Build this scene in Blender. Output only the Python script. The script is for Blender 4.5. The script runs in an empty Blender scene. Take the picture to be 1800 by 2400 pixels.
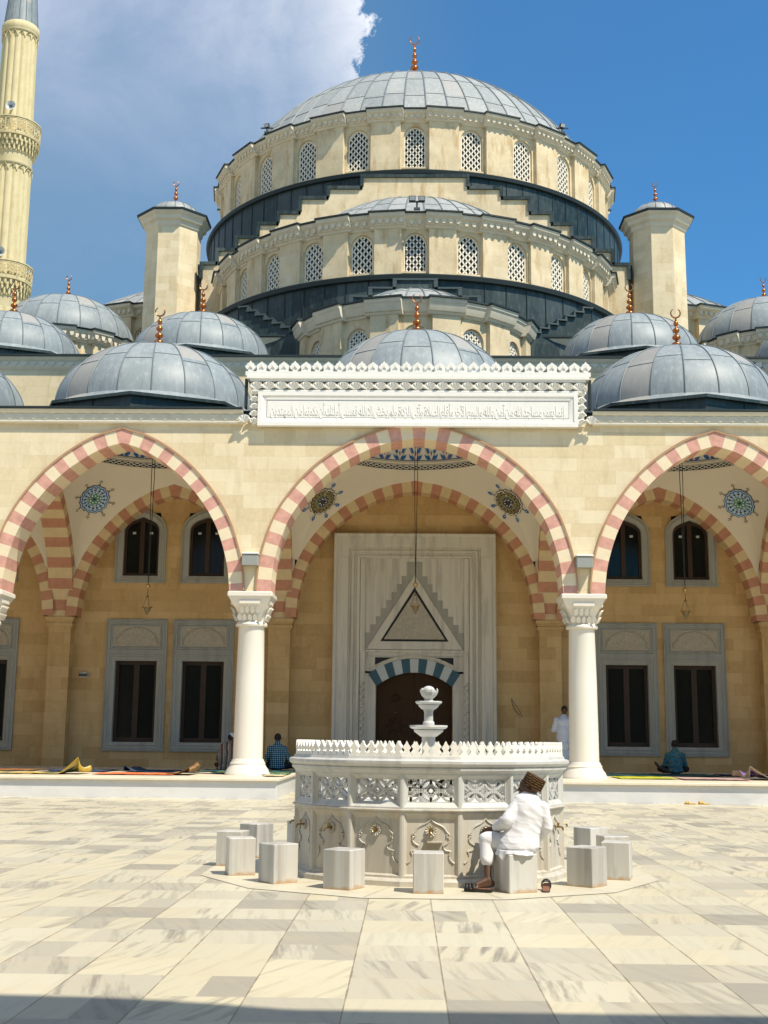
import bpy, bmesh, math, random
from mathutils import Vector, Matrix, noise
from math import sin, cos, pi, sqrt, radians, atan2
random.seed(11)
scene = bpy.context.scene
COL = scene.collection
R = radians

# ------------------------------------------------------------------ mesh builder
class MB:
    def __init__(s):
        s.v = []; s.f = []; s.m = []; s.uv = []
    def vert(s, p):
        s.v.append(tuple(p)); return len(s.v) - 1
    def face(s, idx, mat=0, uv=None):
        s.f.append(tuple(idx)); s.m.append(mat); s.uv.append(uv)
    def poly(s, pts, mat=0, uv=None):
        b = len(s.v)
        s.v.extend(tuple(p) for p in pts)
        s.face(range(b, b + len(pts)), mat, uv)
    def box(s, x0, x1, y0, y1, z0, z1, mat=0, M=None):
        c = [(x0,y0,z0),(x1,y0,z0),(x1,y1,z0),(x0,y1,z0),(x0,y0,z1),(x1,y0,z1),(x1,y1,z1),(x0,y1,z1)]
        if M is not None: c = [tuple(M @ Vector(p)) for p in c]
        b = len(s.v); s.v.extend(c)
        for q in ((0,3,2,1),(4,5,6,7),(0,1,5,4),(1,2,6,5),(2,3,7,6),(3,0,4,7)):
            s.face([b+i for i in q], mat)
    def bbox(s, x0, x1, y0, y1, z0, z1, e=.01, mat=0, M=None):
        """box with chamfered vertical and top edges"""
        def ring(i, z): 
            return [(x0+i+e,y0+i,z),(x1-i-e,y0+i,z),(x1-i,y0+i+e,z),(x1-i,y1-i-e,z),(x1-i-e,y1-i,z),(x0+i+e,y1-i,z),(x0+i,y1-i-e,z),(x0+i,y0+i+e,z)]
        rs = [ring(0,z0), ring(0,z1-e), ring(e,z1)]
        s.rings(rs, mat, True, True, M)
    def rings(s, rs, mat=0, cap0=False, cap1=False, M=None, closed=True, uv=None):
        b = len(s.v); n = len(rs[0])
        for r in rs:
            for p in r:
                s.v.append(tuple(M @ Vector(p)) if M is not None else tuple(p))
        m = n if closed else n - 1
        for i in range(len(rs) - 1):
            for j in range(m):
                k = (j + 1) % n
                q = [b+i*n+j, b+i*n+k, b+(i+1)*n+k, b+(i+1)*n+j]
                u = None
                if uv: u = [uv(i,j), uv(i,j+1), uv(i+1,j+1), uv(i+1,j)]
                mm = mat(i, j) if callable(mat) else mat
                s.face(q, mm, u)
        mm = mat(0,0) if callable(mat) else mat
        if cap0: s.face([b+j for j in range(n)][::-1], mm)
        if cap1: s.face([b+(len(rs)-1)*n+j for j in range(n)], mm)
    def lathe(s, prof, cx=0, cy=0, n=32, a0=0., a1=2*pi, mat=0, us=None, cap0=False, cap1=False, ends=False, rf=None):
        """prof [(r,z)], angle 0 faces -y, positive to +x"""
        full = abs(a1 - a0 - 2*pi) < 1e-6
        k = n if full else n + 1
        rs = []
        vl = [0.]
        for i in range(1, len(prof)):
            vl.append(vl[-1] + math.hypot(prof[i][0]-prof[i-1][0], prof[i][1]-prof[i-1][1]))
        rmax = max(p[0] for p in prof)
        for r, z in prof:
            ring = []
            for j in range(k):
                a = a0 + (a1-a0)*j/n
                rr = r*rf(a, z) if rf else r
                ring.append((cx + rr*sin(a), cy - rr*cos(a), z))
            rs.append(ring)
        if us: uv = lambda i, j: (us[0]*(a0+(a1-a0)*j/n)/(2*pi), us[1]*vl[i]/vl[-1])
        else: uv = lambda i, j: (rmax*(a0+(a1-a0)*j/n), vl[i])
        b = len(s.v)
        s.rings(rs, mat, cap0, cap1, None, full, uv)
        if ends and not full:
            L = len(prof)
            mm = mat(0,0) if callable(mat) else mat
            s.face([b+i*k for i in range(L)], mm); s.face([b+i*k+k-1 for i in range(L)][::-1], mm)
    def tube(s, pts, r, n=6, mat=0, caps=True, flat=None):
        pts = [Vector(p) for p in pts]; rs = []
        up = Vector((0,0,1))
        for i, p in enumerate(pts):
            t = (pts[min(i+1,len(pts)-1)] - pts[max(i-1,0)])
            if t.length < 1e-9: t = Vector((0,0,1))
            t.normalize()
            a = t.cross(up)
            if a.length < .05: a = t.cross(Vector((0,1,0)))
            a.normalize(); c = a.cross(t)
            rr = r[i] if isinstance(r, (list,tuple)) else r
            rs.append([tuple(p + (a*cos(2*pi*j/n) + c*sin(2*pi*j/n))*rr) for j in range(n)])
        s.rings(rs, mat, caps, caps)
    def prism(s, pts2, d0, d1, fn, mat=0, side=None):
        """polygon pts2 [(x,z)] extruded from depth d0 to d1; fn(x,d,z)->world"""
        n = len(pts2); b = len(s.v)
        s.v.extend(tuple(fn(x,d0,z)) for x,z in pts2); s.v.extend(tuple(fn(x,d1,z)) for x,z in pts2)
        s.face(range(b,b+n), mat); s.face([b+n+i for i in range(n)][::-1], mat)
        for i in range(n):
            k=(i+1)%n; s.face([b+i,b+n+i,b+n+k,b+k][::-1], mat if side is None else side)
    def ico(s, c, rad, mat=0, nu=12, nv=8, M=None):
        rs=[]
        for i in range(nv+1):
            t=-pi/2+pi*i/nv
            rs.append([(cos(2*pi*j/nu)*max(cos(t),.02)*rad[0], sin(2*pi*j/nu)*max(cos(t),.02)*rad[1], sin(t)*rad[2]) for j in range(nu)])
        MM = Matrix.Translation(Vector(c)) @ (M.to_4x4() if M is not None else Matrix())
        s.rings(rs, mat, True, True, MM)
    def build(s, name, mats, parent=None, sharp=35, flip=True):
        me = bpy.data.meshes.new(name)
        org = ORG.get(parent.name, Vector()) if parent else Vector()
        me.from_pydata([(x-org.x, y-org.y, z-org.z) for x,y,z in s.v], [], s.f)
        if not isinstance(mats, (list,tuple)): mats = [mats]
        for m in mats: me.materials.append(m)
        me.polygons.foreach_set('material_index', s.m)
        uvl = me.uv_layers.new(name='UVMap')
        data = [0.]*(2*len(me.loops))
        for p, uv in zip(me.polygons, s.uv):
            if uv:
                for li, w in zip(p.loop_indices, uv): data[2*li], data[2*li+1] = w
            else:
                nz = p.normal
                if abs(nz.z) > .8:
                    for li in p.loop_indices:
                        c = s.v[me.loops[li].vertex_index]; data[2*li], data[2*li+1] = c[0], c[1]
                else:
                    t = Vector((-nz.y, nz.x, 0)); t = t.normalized() if t.length>1e-6 else Vector((1,0,0))
                    for li in p.loop_indices:
                        c = s.v[me.loops[li].vertex_index]; data[2*li], data[2*li+1] = c[0]*t.x+c[1]*t.y, c[2]
        uvl.data.foreach_set('uv', data)
        me.polygons.foreach_set('use_smooth', [True]*len(me.polygons))
        me.update()
        if flip:
            bm = bmesh.new(); bm.from_mesh(me); bmesh.ops.recalc_face_normals(bm, faces=bm.faces); bm.to_mesh(me); bm.free()
        me.set_sharp_from_angle(angle=R(sharp))
        o = bpy.data.objects.new(name, me); COL.objects.link(o)
        if parent: o.parent = parent; ORG[o.name] = org
        else: ORG[o.name] = Vector()
        return o
ORG = {}
def thing(name, label, cat, loc=(0,0,0), group=None):
    o = bpy.data.objects.new(name, None); COL.objects.link(o); o.location = loc
    o.empty_display_size = .3
    o['label'] = label; o['category'] = cat
    if group: o['group'] = group
    ORG[o.name] = Vector(loc); return o
def tag(o, label, cat, group=None):
    o['label'] = label; o['category'] = cat
    if group: o['group'] = group
    return o
def struct(o): o['kind'] = 'structure'; return o
def kids(o): return [c for c in ALLKIDS() if c.parent == o]
def ALLKIDS(): return list(COL.objects)
def copy_tree(o, parent=None, loc=None, rotz=None):
    c = o.copy(); COL.objects.link(c)
    if parent is not None: c.parent = parent
    if loc is not None: c.location = loc
    if rotz is not None: c.rotation_euler = (0,0,rotz)
    for ch in [k for k in COL.objects if k.parent == o]:
        copy_tree(ch, c)
    return c

# ------------------------------------------------------------------ materials
class NT:
    def __init__(s, name, rough=.6, spec=.4, metal=0.):
        s.mat = bpy.data.materials.new(name); s.mat.use_nodes = True
        s.t = s.mat.node_tree; s.b = s.t.nodes['Principled BSDF']
        s.b.inputs['Roughness'].default_value = rough
        s.b.inputs['Specular IOR Level'].default_value = spec
        s.b.inputs['Metallic'].default_value = metal
        s._uv = None; s._ob = None
    def n(s, typ, **kw):
        nd = s.t.nodes.new('ShaderNode'+typ)
        for k, v in kw.items():
            if k in ('op',): nd.operation = v
            elif k == 'dims': nd.noise_dimensions = v
            elif k in ('blend_type','data_type','interpolation','wave_type','bands_direction','feature','distance','vector_type'): setattr(nd, k, v)
            else:
                key = k.replace('_',' ')
                inp = nd.inputs[int(k[1:])] if (k[0]=='i' and k[1:].isdigit()) else nd.inputs[key]
                if hasattr(v, 'links') or isinstance(v, bpy.types.NodeSocket): s.t.links.new(v, inp)
                else: inp.default_value = v
        return nd
    @property
    def uv(s):
        if s._uv is None: s._uv = s.t.nodes.new('ShaderNodeTexCoord')
        return s._uv.outputs['UV']
    @property
    def ob(s):
        if s._uv is None: s._uv = s.t.nodes.new('ShaderNodeTexCoord')
        return s._uv.outputs['Object']
    def noise(s, vec, scale, detail=4, rough=.55, dist=0.):
        return s.n('TexNoise', Vector=vec, Scale=scale, Detail=detail, Roughness=rough, Distortion=dist).outputs['Fac']
    def mapv(s, vec, sc):
        return s.n('Mapping', Vector=vec, Scale=sc).outputs['Vector']
    def ramp(s, fac, stops):
        nd = s.t.nodes.new('ShaderNodeValToRGB'); s.t.links.new(fac, nd.inputs[0])
        e = nd.color_ramp.elements
        while len(e) < len(stops): e.new(.5)
        for el, (p, c) in zip(e, stops):
            el.position = p; el.color = (c, c, c, 1) if isinstance(c, (int,float)) else (*c, 1)
        return nd.outputs[0]
    def mix(s, fac, a, b, blend='MIX'):
        nd = s.t.nodes.new('ShaderNodeMix'); nd.data_type = 'RGBA'; nd.blend_type = blend
        for inp, v in ((nd.inputs[0], fac), (nd.inputs[6], a), (nd.inputs[7], b)):
            if isinstance(v, bpy.types.NodeSocket): s.t.links.new(v, inp)
            else: inp.default_value = v if isinstance(v, (int,float)) else (*v, 1)
        return nd.outputs[2]
    def math(s, op, a, b=0., c=None):
        nd = s.t.nodes.new('ShaderNodeMath'); nd.operation = op
        for inp, v in zip(nd.inputs, (a, b, c)):
            if v is None: continue
            if isinstance(v, bpy.types.NodeSocket): s.t.links.new(v, inp)
            else: inp.default_value = v
        return nd.outputs[0]
    def xyz(s, vec):
        nd = s.n('SeparateXYZ', Vector=vec); return nd.outputs
    def comb(s, x, y, z=0.):
        nd = s.t.nodes.new('ShaderNodeCombineXYZ')
        for inp, v in zip(nd.inputs, (x,y,z)):
            if isinstance(v, bpy.types.NodeSocket): s.t.links.new(v, inp)
            else: inp.default_value = v
        return nd.outputs[0]
    def white(s, vec):
        return s.n('TexWhiteNoise', Vector=vec).outputs['Value']
    def col(s, c):
        if isinstance(c, bpy.types.NodeSocket): s.t.links.new(c, s.b.inputs['Base Color'])
        else: s.b.inputs['Base Color'].default_value = (*c, 1)
    def bump(s, h, strength=.3, dist=.01):
        nd = s.n('Bump', Strength=strength, Distance=dist, Height=h)
        s.t.links.new(nd.outputs[0], s.b.inputs['Normal'])
    def rough(s, v): s.t.links.new(v, s.b.inputs['Roughness'])

def blocks(name, c1, c2, c3, bw, bh, mortar=.004, mcol=None, stain=.25, bump=.25, rough=.75, amount=1., grain=1.):
    """ashlar: UV in metres; every block gets its own tint"""
    m = NT(name, rough, .25)
    x = m.xyz(m.uv)
    row = m.math('FLOOR', m.math('DIVIDE', x[1], bh))
    off = m.math('MULTIPLY', m.white(m.comb(row, 3.7)), bw)
    cx = m.math('DIVIDE', m.math('ADD', x[0], off), bw)
    cell = m.math('FLOOR', cx)
    w = m.white(m.comb(cell, row, 1.3)); w2 = m.white(m.comb(cell, row, 8.1))
    c = m.ramp(w, [(0., c1), (.5, c2), (1., c3)])
    n1 = m.noise(m.ob, 1.1, 6, .6); n2 = m.noise(m.ob, 9*grain, 5, .65)
    c = m.mix(m.math('MULTIPLY', m.ramp(n1, [(.35, 0.), (.7, 1.)]), stain), c, tuple(v*.72 for v in c1), 'MIX')
    c = m.mix(m.math('MULTIPLY', m.ramp(n2, [(.4, 0.), (.75, 1.)]), .28), c, tuple(min(1,v*1.14) for v in c3))
    n3 = m.noise(m.mapv(m.ob, (1.,1.,.25)), 3.2, 5, .6)
    c = m.mix(m.math('MULTIPLY', m.ramp(n3, [(.52, 0.), (.70, 1.)]), stain*.9), c, (c1[0]*.66, c1[1]*.53, c1[2]*.38))
    fx = m.math('FRACT', cx); fy = m.math('FRACT', m.math('DIVIDE', x[1], bh))
    ex = m.math('MULTIPLY', m.math('MINIMUM', fx, m.math('SUBTRACT', 1., fx)), bw)
    ey = m.math('MULTIPLY', m.math('MINIMUM', fy, m.math('SUBTRACT', 1., fy)), bh)
    e = m.math('MINIMUM', ex, ey)
    j = m.math('LESS_THAN', e, mortar)
    c = m.mix(m.math('MULTIPLY', j, .55*amount), c, mcol or tuple(v*.45 for v in c1))
    m.col(c)
    m.bump(m.math('SUBTRACT', m.math('MULTIPLY', n2, .6), m.math('MULTIPLY', j, .8)), bump, .02)
    return m.mat
def plain(name, c, rough=.6, var=.15, scale=4., metal=0., spec=.4, bump=.15, bscale=None):
    m = NT(name, rough, spec, metal)
    n = m.noise(m.ob, scale, 5, .6)
    m.col(m.mix(n, tuple(v*(1-var) for v in c), tuple(min(1,v*(1+var)) for v in c)))
    if bump: m.bump(m.noise(m.ob, bscale or scale*6, 4, .6), bump, .01)
    return m.mat
def marble(name, c, vein, rough=.4, sc=(6,6,.5), stain=None, samt=.6, smask=None, vamt=.6, spec=.45, cut=(.48,.68)):
    m = NT(name, rough, spec)
    w = m.noise(m.ob, .9, 3, .5)
    v = m.n('Mapping', Vector=m.ob, Scale=sc)
    oi = m.n('ObjectInfo')
    vv = m.n('VectorMath', i0=v.outputs[0], op='ADD'); m.t.links.new(m.comb(m.math('MULTIPLY', oi.outputs['Random'], 19.), m.math('MULTIPLY', oi.outputs['Random'], 7.), w), vv.inputs[1])
    n = m.n('TexNoise', Vector=vv.outputs[0], Scale=1., Detail=6., Roughness=.62, Distortion=.4).outputs['Fac']
    f = m.math('MULTIPLY', m.ramp(n, [(cut[0], 0.), (cut[1], 1.)]), vamt)
    col = m.mix(f, c, vein)
    col = m.mix(m.math('MULTIPLY', m.noise(m.ob, 14., 5, .7), .25), col, tuple(min(1,x*1.06) for x in c))
    if stain:
        s1 = m.noise(m.mapv(m.ob, (5,5,.7)), 1.6, 6, .65)
        f = m.math('MULTIPLY', m.ramp(s1, [(.38, 0.), (.68, 1.)]), samt)
        if smask:     # rust and dirt close to the ground
            z = m.xyz(m.ob)[2]
            g = m.n('MapRange', Value=m.math('ADD', z, m.math('MULTIPLY', m.math('SUBTRACT', m.noise(m.ob, 6., 5, .7), .35), -smask*3.2)))
            g.inputs['From Min'].default_value = smask*.25; g.inputs['From Max'].default_value = -smask*.5
            f = m.math('MAXIMUM', m.math('MULTIPLY', f, .25), m.math('MULTIPLY', g.outputs[0], .8))
        col = m.mix(f, col, stain)
    m.col(col)
    m.bump(m.noise(m.ob, 30., 4, .6), .08, .01)
    return m.mat
def lead(name, lo, mid, hi, warm=None, rough=.5, panel=.8):
    m = NT(name, rough, .35, .0)
    x = m.xyz(m.uv)
    cell = m.comb(m.math('FLOOR', m.math('ADD', x[0], .5)), m.math('FLOOR', x[1]))
    w = m.white(cell)
    n = m.noise(m.ob, 1.6, 6, .62); n2 = m.noise(m.mapv(m.ob, (3,3,.8)), 2.5, 6, .7)
    f = m.math('ADD', m.math('MULTIPLY', w, panel*.6), m.math('MULTIPLY', n, 1-panel*.6))
    c = m.ramp(f, [(.2, lo), (.5, mid), (.8, hi)])
    c = m.mix(m.math('MULTIPLY', m.ramp(n2, [(.52, 0.), (.7, 1.)]), .45), c, tuple(min(1, v*1.45) for v in hi))
    c = m.mix(m.math('MULTIPLY', m.ramp(n2, [(.3, 1.), (.45, 0.)]), .35), c, tuple(v*.6 for v in lo))
    if warm:
        c = m.mix(m.math('MULTIPLY', m.math('GREATER_THAN', m.white(m.comb(m.math('FLOOR', m.math('ADD', x[0], .5)), m.math('FLOOR', x[1]), 4.)), .93), .6), c, warm)
    m.col(c); m.rough(m.math('ADD', m.math('MULTIPLY', n2, .3), rough-.15))
    m.bump(m.noise(m.ob, 5., 4, .6), .12, .03)
    return m.mat

M = {}
M['stone'] = blocks('pale_limestone', (.665,.54,.325), (.735,.61,.395), (.78,.67,.455), .78, .335, stain=.30, amount=.40)
M['drum'] = blocks('drum_limestone', (.69,.555,.34), (.725,.595,.375), (.75,.63,.42), .9, .42, stain=.8, amount=.22, bump=.2)
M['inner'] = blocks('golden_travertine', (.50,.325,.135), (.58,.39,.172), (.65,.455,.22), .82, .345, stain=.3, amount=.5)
M['minaret'] = blocks('minaret_limestone', (.56,.46,.23), (.63,.53,.29), (.68,.58,.34), 9., 1.9, mortar=.05, stain=.3, amount=.5)
M['cream'] = plain('cream_voussoir_stone', (.76,.64,.43), .75, .10, 5., bump=.35, bscale=9)
M['red'] = plain('red_voussoir_stone', (.60,.32,.245), .75, .42, 5., bump=.7, bscale=7)
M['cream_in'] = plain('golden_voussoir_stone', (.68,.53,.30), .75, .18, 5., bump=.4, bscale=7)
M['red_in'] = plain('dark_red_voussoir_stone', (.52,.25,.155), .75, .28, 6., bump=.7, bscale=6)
M['trim'] = plain('brown_moulding_stone', (.42,.25,.14), .8, .2, 5.)
M['cornice'] = plain('weathered_cornice_stone', (.68,.60,.45), .8, .22, 2.2, bump=.35, bscale=12)
M['frieze'] = plain('carved_frieze_stone', (.66,.61,.48), .75, .16, 3., bump=.3, bscale=12)
M['lead'] = lead('lead_sheet', (.185,.215,.225), (.245,.278,.282), (.315,.34,.335), warm=(.34,.31,.265))
M['seam'] = plain('lead_seam', (.165,.195,.203), .5, .2, 3.)
M['stepcap'] = plain('step_capping_lead', (.055,.078,.078), .5, .3, 4.)
M['lead_pale'] = lead('pale_lead_sheet', (.25,.268,.26), (.31,.325,.312), (.38,.388,.365), warm=(.36,.34,.31))
M['lead_dark'] = lead('dark_lead_sheet', (.010,.022,.021), (.023,.039,.037), (.075,.094,.088), rough=.45)
M['lead_edge'] = plain('dark_lead_edge', (.018,.028,.028), .5, .3, 3.)
M['white'] = marble('white_marble', (.80,.77,.69), (.62,.61,.57), .35, vamt=.25)
M['colm'] = marble('column_marble', (.74,.70,.60), (.70,.62,.48), .35, sc=(3,3,.3), vamt=.35)
M['plat'] = marble('platform_marble', (.64,.635,.61), (.48,.47,.44), .4, sc=(1.2,1.2,3.), vamt=.5)
M['platedge'] = marble('platform_edge_marble', (.70,.62,.47), (.55,.43,.28), .45, sc=(2,2,2), vamt=.5)
M['fountain'] = marble('fountain_marble', (.53,.53,.50), (.36,.355,.335), .4, sc=(7,7,.6), vamt=.65)
M['fount_lo'] = marble('stained_fountain_marble', (.52,.50,.44), (.30,.28,.235), .45, sc=(9,9,.45), vamt=.75, stain=(.42,.31,.17), samt=.45)
M['stool'] = marble('stool_marble', (.54,.54,.51), (.29,.29,.275), .4, sc=(4.5,4.5,.2), vamt=.85, cut=(.46,.62), stain=(.42,.24,.09), samt=.6, smask=.045)
M['pad'] = marble('pad_marble', (.555,.51,.385), (.41,.36,.26), .5, sc=(2.5,2.5,2.5), vamt=.5)
M['grey'] = marble('grey_marble', (.36,.36,.315), (.22,.235,.215), .45, sc=(4,4,.4), vamt=.6)
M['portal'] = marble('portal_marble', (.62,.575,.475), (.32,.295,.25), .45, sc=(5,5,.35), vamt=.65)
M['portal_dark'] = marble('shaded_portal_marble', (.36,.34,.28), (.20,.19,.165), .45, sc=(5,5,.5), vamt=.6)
M['relief'] = None
M['plaster'] = plain('white_plaster', (.80,.735,.60), .85, .04, 2., bump=.05)
M['copper'] = plain('copper', (.50,.165,.05), .28, .25, 4., metal=.9, bump=.1)
M['crescent'] = plain('dark_copper', (.42,.20,.09), .35, .25, 4., metal=.9, bump=.1)
M['brass'] = plain('brass', (.38,.26,.11), .3, .25, 8., metal=.9, bump=.1)
M['iron'] = plain('dark_iron', (.05,.05,.045), .5, .2, 8., metal=.5)
M['darkwood'] = plain('dark_wood', (.040,.022,.012), .45, .35, 6., bump=.2)
M['frame'] = plain('brown_window_frame', (.045,.024,.013), .6, .25, 6.)
M['tealstone'] = plain('blue_grey_stone', (.035,.095,.125), .5, .25, 5.)
M['bluewhite'] = plain('pale_blue_stone', (.50,.52,.50), .5, .12, 5.)
M['black'] = plain('black_paint', (.012,.014,.014), .6, .1, 5., bump=0)
M['grille'] = plain('cream_window_grille', (.84,.79,.66), .7, .06, 5.)
M['lampbox'] = plain('lamp_box_metal', (.30,.31,.28), .5, .1, 5.)
M['box'] = plain('grey_metal_housing', (.55,.56,.53), .5, .1, 5.)
M['boxdark'] = plain('dark_metal_housing', (.06,.065,.065), .5, .15, 5.)
g = NT('dark_window_glass', .12, .22); g.col((.006,.009,.009)); M['glass'] = g.mat
g = NT('drum_glass', .12, .5); n = g.noise(g.ob, 3., 3); g.col(g.mix(n, (.015,.024,.02), (.05,.06,.052))); M['dglass'] = g.mat
# relief carving
m = NT('carved_marble_relief', .55, .35)
v = m.n('TexVoronoi', Vector=m.mapv(m.ob, (1,1,1.2)), Scale=9., feature='SMOOTH_F1'); wv = m.noise(m.ob, 11., 5, .7, 2.2)
m.col(m.mix(m.math('MULTIPLY', m.ramp(wv, [(.45, 0.), (.6, 1.)]), .5), (.52,.465,.365), (.35,.305,.23)))
m.bump(m.math('ADD', wv, m.math('MULTIPLY', v.outputs['Distance'], .8)), .9, .04); M['relief'] = m.mat
m = NT('door_wood_carved', .7, .15)
nn = m.noise(m.mapv(m.ob,(8,8,1)), 2., 5)
m.col(m.mix(nn, (.040,.021,.010), (.065,.034,.015))); M['doorwood'] = m.mat
# courtyard floor: 0.53 x 0.575 m marble slabs, veins along y
m = NT('courtyard_marble', .42, .4)
x = m.xyz(m.ob)
wob = m.math('MULTIPLY', m.noise(m.ob, .8, 3), .02)
row = m.math('FLOOR', m.math('DIVIDE', x[1], .575))
jx0 = m.math('DIVIDE', m.math('ADD', x[0], .02), .531)
cx_ = m.math('FLOOR', jx0)
half = m.math('GREATER_THAN', m.white(m.comb(cx_, row, 5.)), .62)
sub = m.math('FLOOR', m.math('MULTIPLY', m.math('FRACT', jx0), m.math('ADD', half, 1.)))
cellv = m.comb(cx_, row, sub)
w = m.white(cellv); w2 = m.n('TexWhiteNoise', Vector=cellv).outputs['Color']; wx = m.xyz(w2)
base = m.ramp(w, [(0., (.60,.545,.39)), (.25, (.545,.495,.355)), (.5, (.575,.535,.405)), (.68, (.50,.465,.36)), (.86, (.41,.38,.30)), (1., (.34,.315,.255))])
ang = m.math('MULTIPLY', m.math('SUBTRACT', wx[0], .5), .9)
vx = m.math('ADD', m.math('MULTIPLY', x[0], 12.), m.math('MULTIPLY', m.math('MULTIPLY', x[1], 12.), ang))
vn = m.n('TexNoise', Vector=m.comb(m.math('ADD', vx, m.math('MULTIPLY', wx[1], 50.)), m.math('MULTIPLY', x[1], .9), m.math('MULTIPLY', wx[2], 30.)), Scale=1., Detail=6., Roughness=.62, Distortion=.08).outputs['Fac']
va = m.ramp(m.math('MULTIPLY', wx[1], 1.), [(.25, .15), (.7, .65), (.95, .92)])
c = m.mix(m.math('MULTIPLY', m.ramp(vn, [(.50, 0.), (.66, 1.)]), va), base, (.235,.215,.175))
dn = m.noise(m.ob, 2.2, 6, .65)
c = m.mix(m.math('MULTIPLY', m.ramp(dn, [(.5, 0.), (.72, 1.)]), .3), c, (.56,.45,.27))
fx = m.math('FRACT', jx0); exx = m.math('MULTIPLY', m.math('MINIMUM', fx, m.math('SUBTRACT', 1., fx)), .531)
fy = m.math('FRACT', m.math('DIVIDE', x[1], .575)); eyy = m.math('MULTIPLY', m.math('MINIMUM', fy, m.math('SUBTRACT', 1., fy)), .575)
jn = m.math('MULTIPLY', m.ramp(m.noise(m.ob, 3.5, 4, .7), [(.35, .25), (.62, 1.)]), .0068)
jx = m.math('LESS_THAN', exx, jn); jy = m.math('LESS_THAN', eyy, .0022)
c = m.mix(m.math('MULTIPLY', jx, .68), c, (.15,.10,.055)); c = m.mix(m.math('MULTIPLY', jy, .3), c, (.30,.25,.17))
m.col(c); m.rough(m.math('ADD', m.math('MULTIPLY', vn, .2), .33)); m.bump(m.math('SUBTRACT', m.math('MULTIPLY', dn, .3), m.math('ADD', jx, jy)), .25, .01)
M['floor'] = m.mat
M['ivory_in'] = plain('inner_floor_carpet', (.03,.06,.05), .95, .2, 3.)

def rug_mat(name, fn):
    m = NT(name, .95, .1); fn(m); return m.mat
def cloth(name, c, var=.06, sc=5., bump=.10):
    return plain(name, c, .85, var, sc, spec=.2, bump=bump, bscale=22)
# ------------------------------------------------------------------ camera, sun, sky
CAM = (-.24, 0., 1.35)
TH = math.atan(533/2900.); PS = R(1.10); RO = .0098
fwd = Vector((-sin(PS)*cos(TH), cos(PS)*cos(TH), sin(TH)))
rt = Vector((cos(PS), sin(PS), 0)); up = rt.cross(fwd)
r2 = rt*cos(RO) + up*sin(RO); u2 = -rt*sin(RO) + up*cos(RO)
cam = bpy.data.cameras.new('camera'); camo = bpy.data.objects.new('camera', cam); COL.objects.link(camo)
camo.matrix_world = Matrix(((r2.x,u2.x,-fwd.x,CAM[0]),(r2.y,u2.y,-fwd.y,CAM[1]),(r2.z,u2.z,-fwd.z,CAM[2]),(0,0,0,1)))
cam.sensor_fit = 'VERTICAL'; cam.sensor_height = 36.; cam.sensor_width = 27.; cam.lens = 36*2900/2400.
cam.clip_end = 2000; cam.clip_start = .05
scene.camera = camo
SUN = Vector((.50, -.44, 1.)).normalized()      # towards the sun
sl = bpy.data.lights.new('sun', 'SUN'); so = bpy.data.objects.new('sun', sl); COL.objects.link(so)
sl.energy = 5.0; sl.angle = R(.53); sl.color = (1., .91, .76)
so.rotation_euler = (-SUN).to_track_quat('-Z', 'Y').to_euler()
so.location = (10, -10, 40)
wd = bpy.data.worlds.new('World'); scene.world = wd; wd.use_nodes = True
wt = wd.node_tree; bg = wt.nodes['Background']
class WN(NT):
    def __init__(s): s.t = wt; s._uv = None
W = WN()
sky = wt.nodes.new('ShaderNodeTexSky'); sky.sky_type = 'NISHITA'; sky.sun_disc = False
sky.sun_elevation = math.asin(SUN.z); sky.sun_rotation = atan2(SUN.x, SUN.y)
sky.air_density = 1.3; sky.dust_density = .35; sky.ozone_density = 3.
tc = wt.nodes.new('ShaderNodeTexCoord'); d = tc.outputs['Generated']
dx = W.xyz(d)
# a cumulus bank to the left of the dome: direction in (azimuth, slope)
az = W.math('DIVIDE', dx[0], W.math('MAXIMUM', dx[1], .05)); sl_ = W.math('DIVIDE', dx[2], W.math('MAXIMUM', dx[1], .05))
pv = W.comb(az, sl_, 0.)
edge_n = W.noise(pv, 15., 8, .66, .4); soft_n = W.noise(pv, 5., 6, .6, .6); lump = W.noise(pv, 26., 8, .68, .3)
edge = W.math('ADD', W.math('ADD', W.math('MULTIPLY', W.math('SUBTRACT', edge_n, .5), .10), W.math('MULTIPLY', W.math('SUBTRACT', lump, .5), .045)), -.043)
edge = W.math('ADD', edge, W.math('MULTIPLY', W.math('MAXIMUM', W.math('SUBTRACT', .50, sl_), 0.), -.9))
dist = W.math('SUBTRACT', edge, az)                      # >0 inside the cloud
inside = W.ramp(W.math('ADD', W.math('MULTIPLY', dist, 30.), .5), [(.40, 0.), (.60, 1.)])
deep = W.ramp(dist, [(0., 1.), (.035, .75), (.10, .35), (.2, .12)])
hgt = W.ramp(sl_, [(.30, 0.), (.46, .25), (.56, .62), (.68, 1.)])
veil = W.math('MULTIPLY', hgt, W.ramp(soft_n, [(.28, .30), (.68, 1.)]))
cl = W.math('MULTIPLY', inside, W.math('MAXIMUM', W.math('MULTIPLY', deep, hgt), W.math('MULTIPLY', veil, .84)))
lowhaze = W.ramp(W.math('ADD', az, .5), [(.15, .70), (.42, .55), (.56, .14), (.9, .06)])
skyt = W.mix(1., sky.outputs[0], (.38, .90, 1.27), 'MULTIPLY')
skyc = W.mix(lowhaze, skyt, (1.45, 2.65, 3.75))
ccol = W.mix(W.math('MULTIPLY', deep, W.ramp(W.math('ADD', W.math('MULTIPLY', edge_n, .5), W.math('MULTIPLY', lump, .5)), [(.36, .15), (.56, 1.)])), (4.5, 5.1, 6.7), (9.6, 9.7, 10.))
skyc = W.mix(cl, skyc, ccol)
wt.links.new(skyc, bg.inputs['Color']); bg.inputs['Strength'].default_value = .098
scene.view_settings.view_transform = 'Standard'; scene.view_settings.look = 'None'
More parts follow.
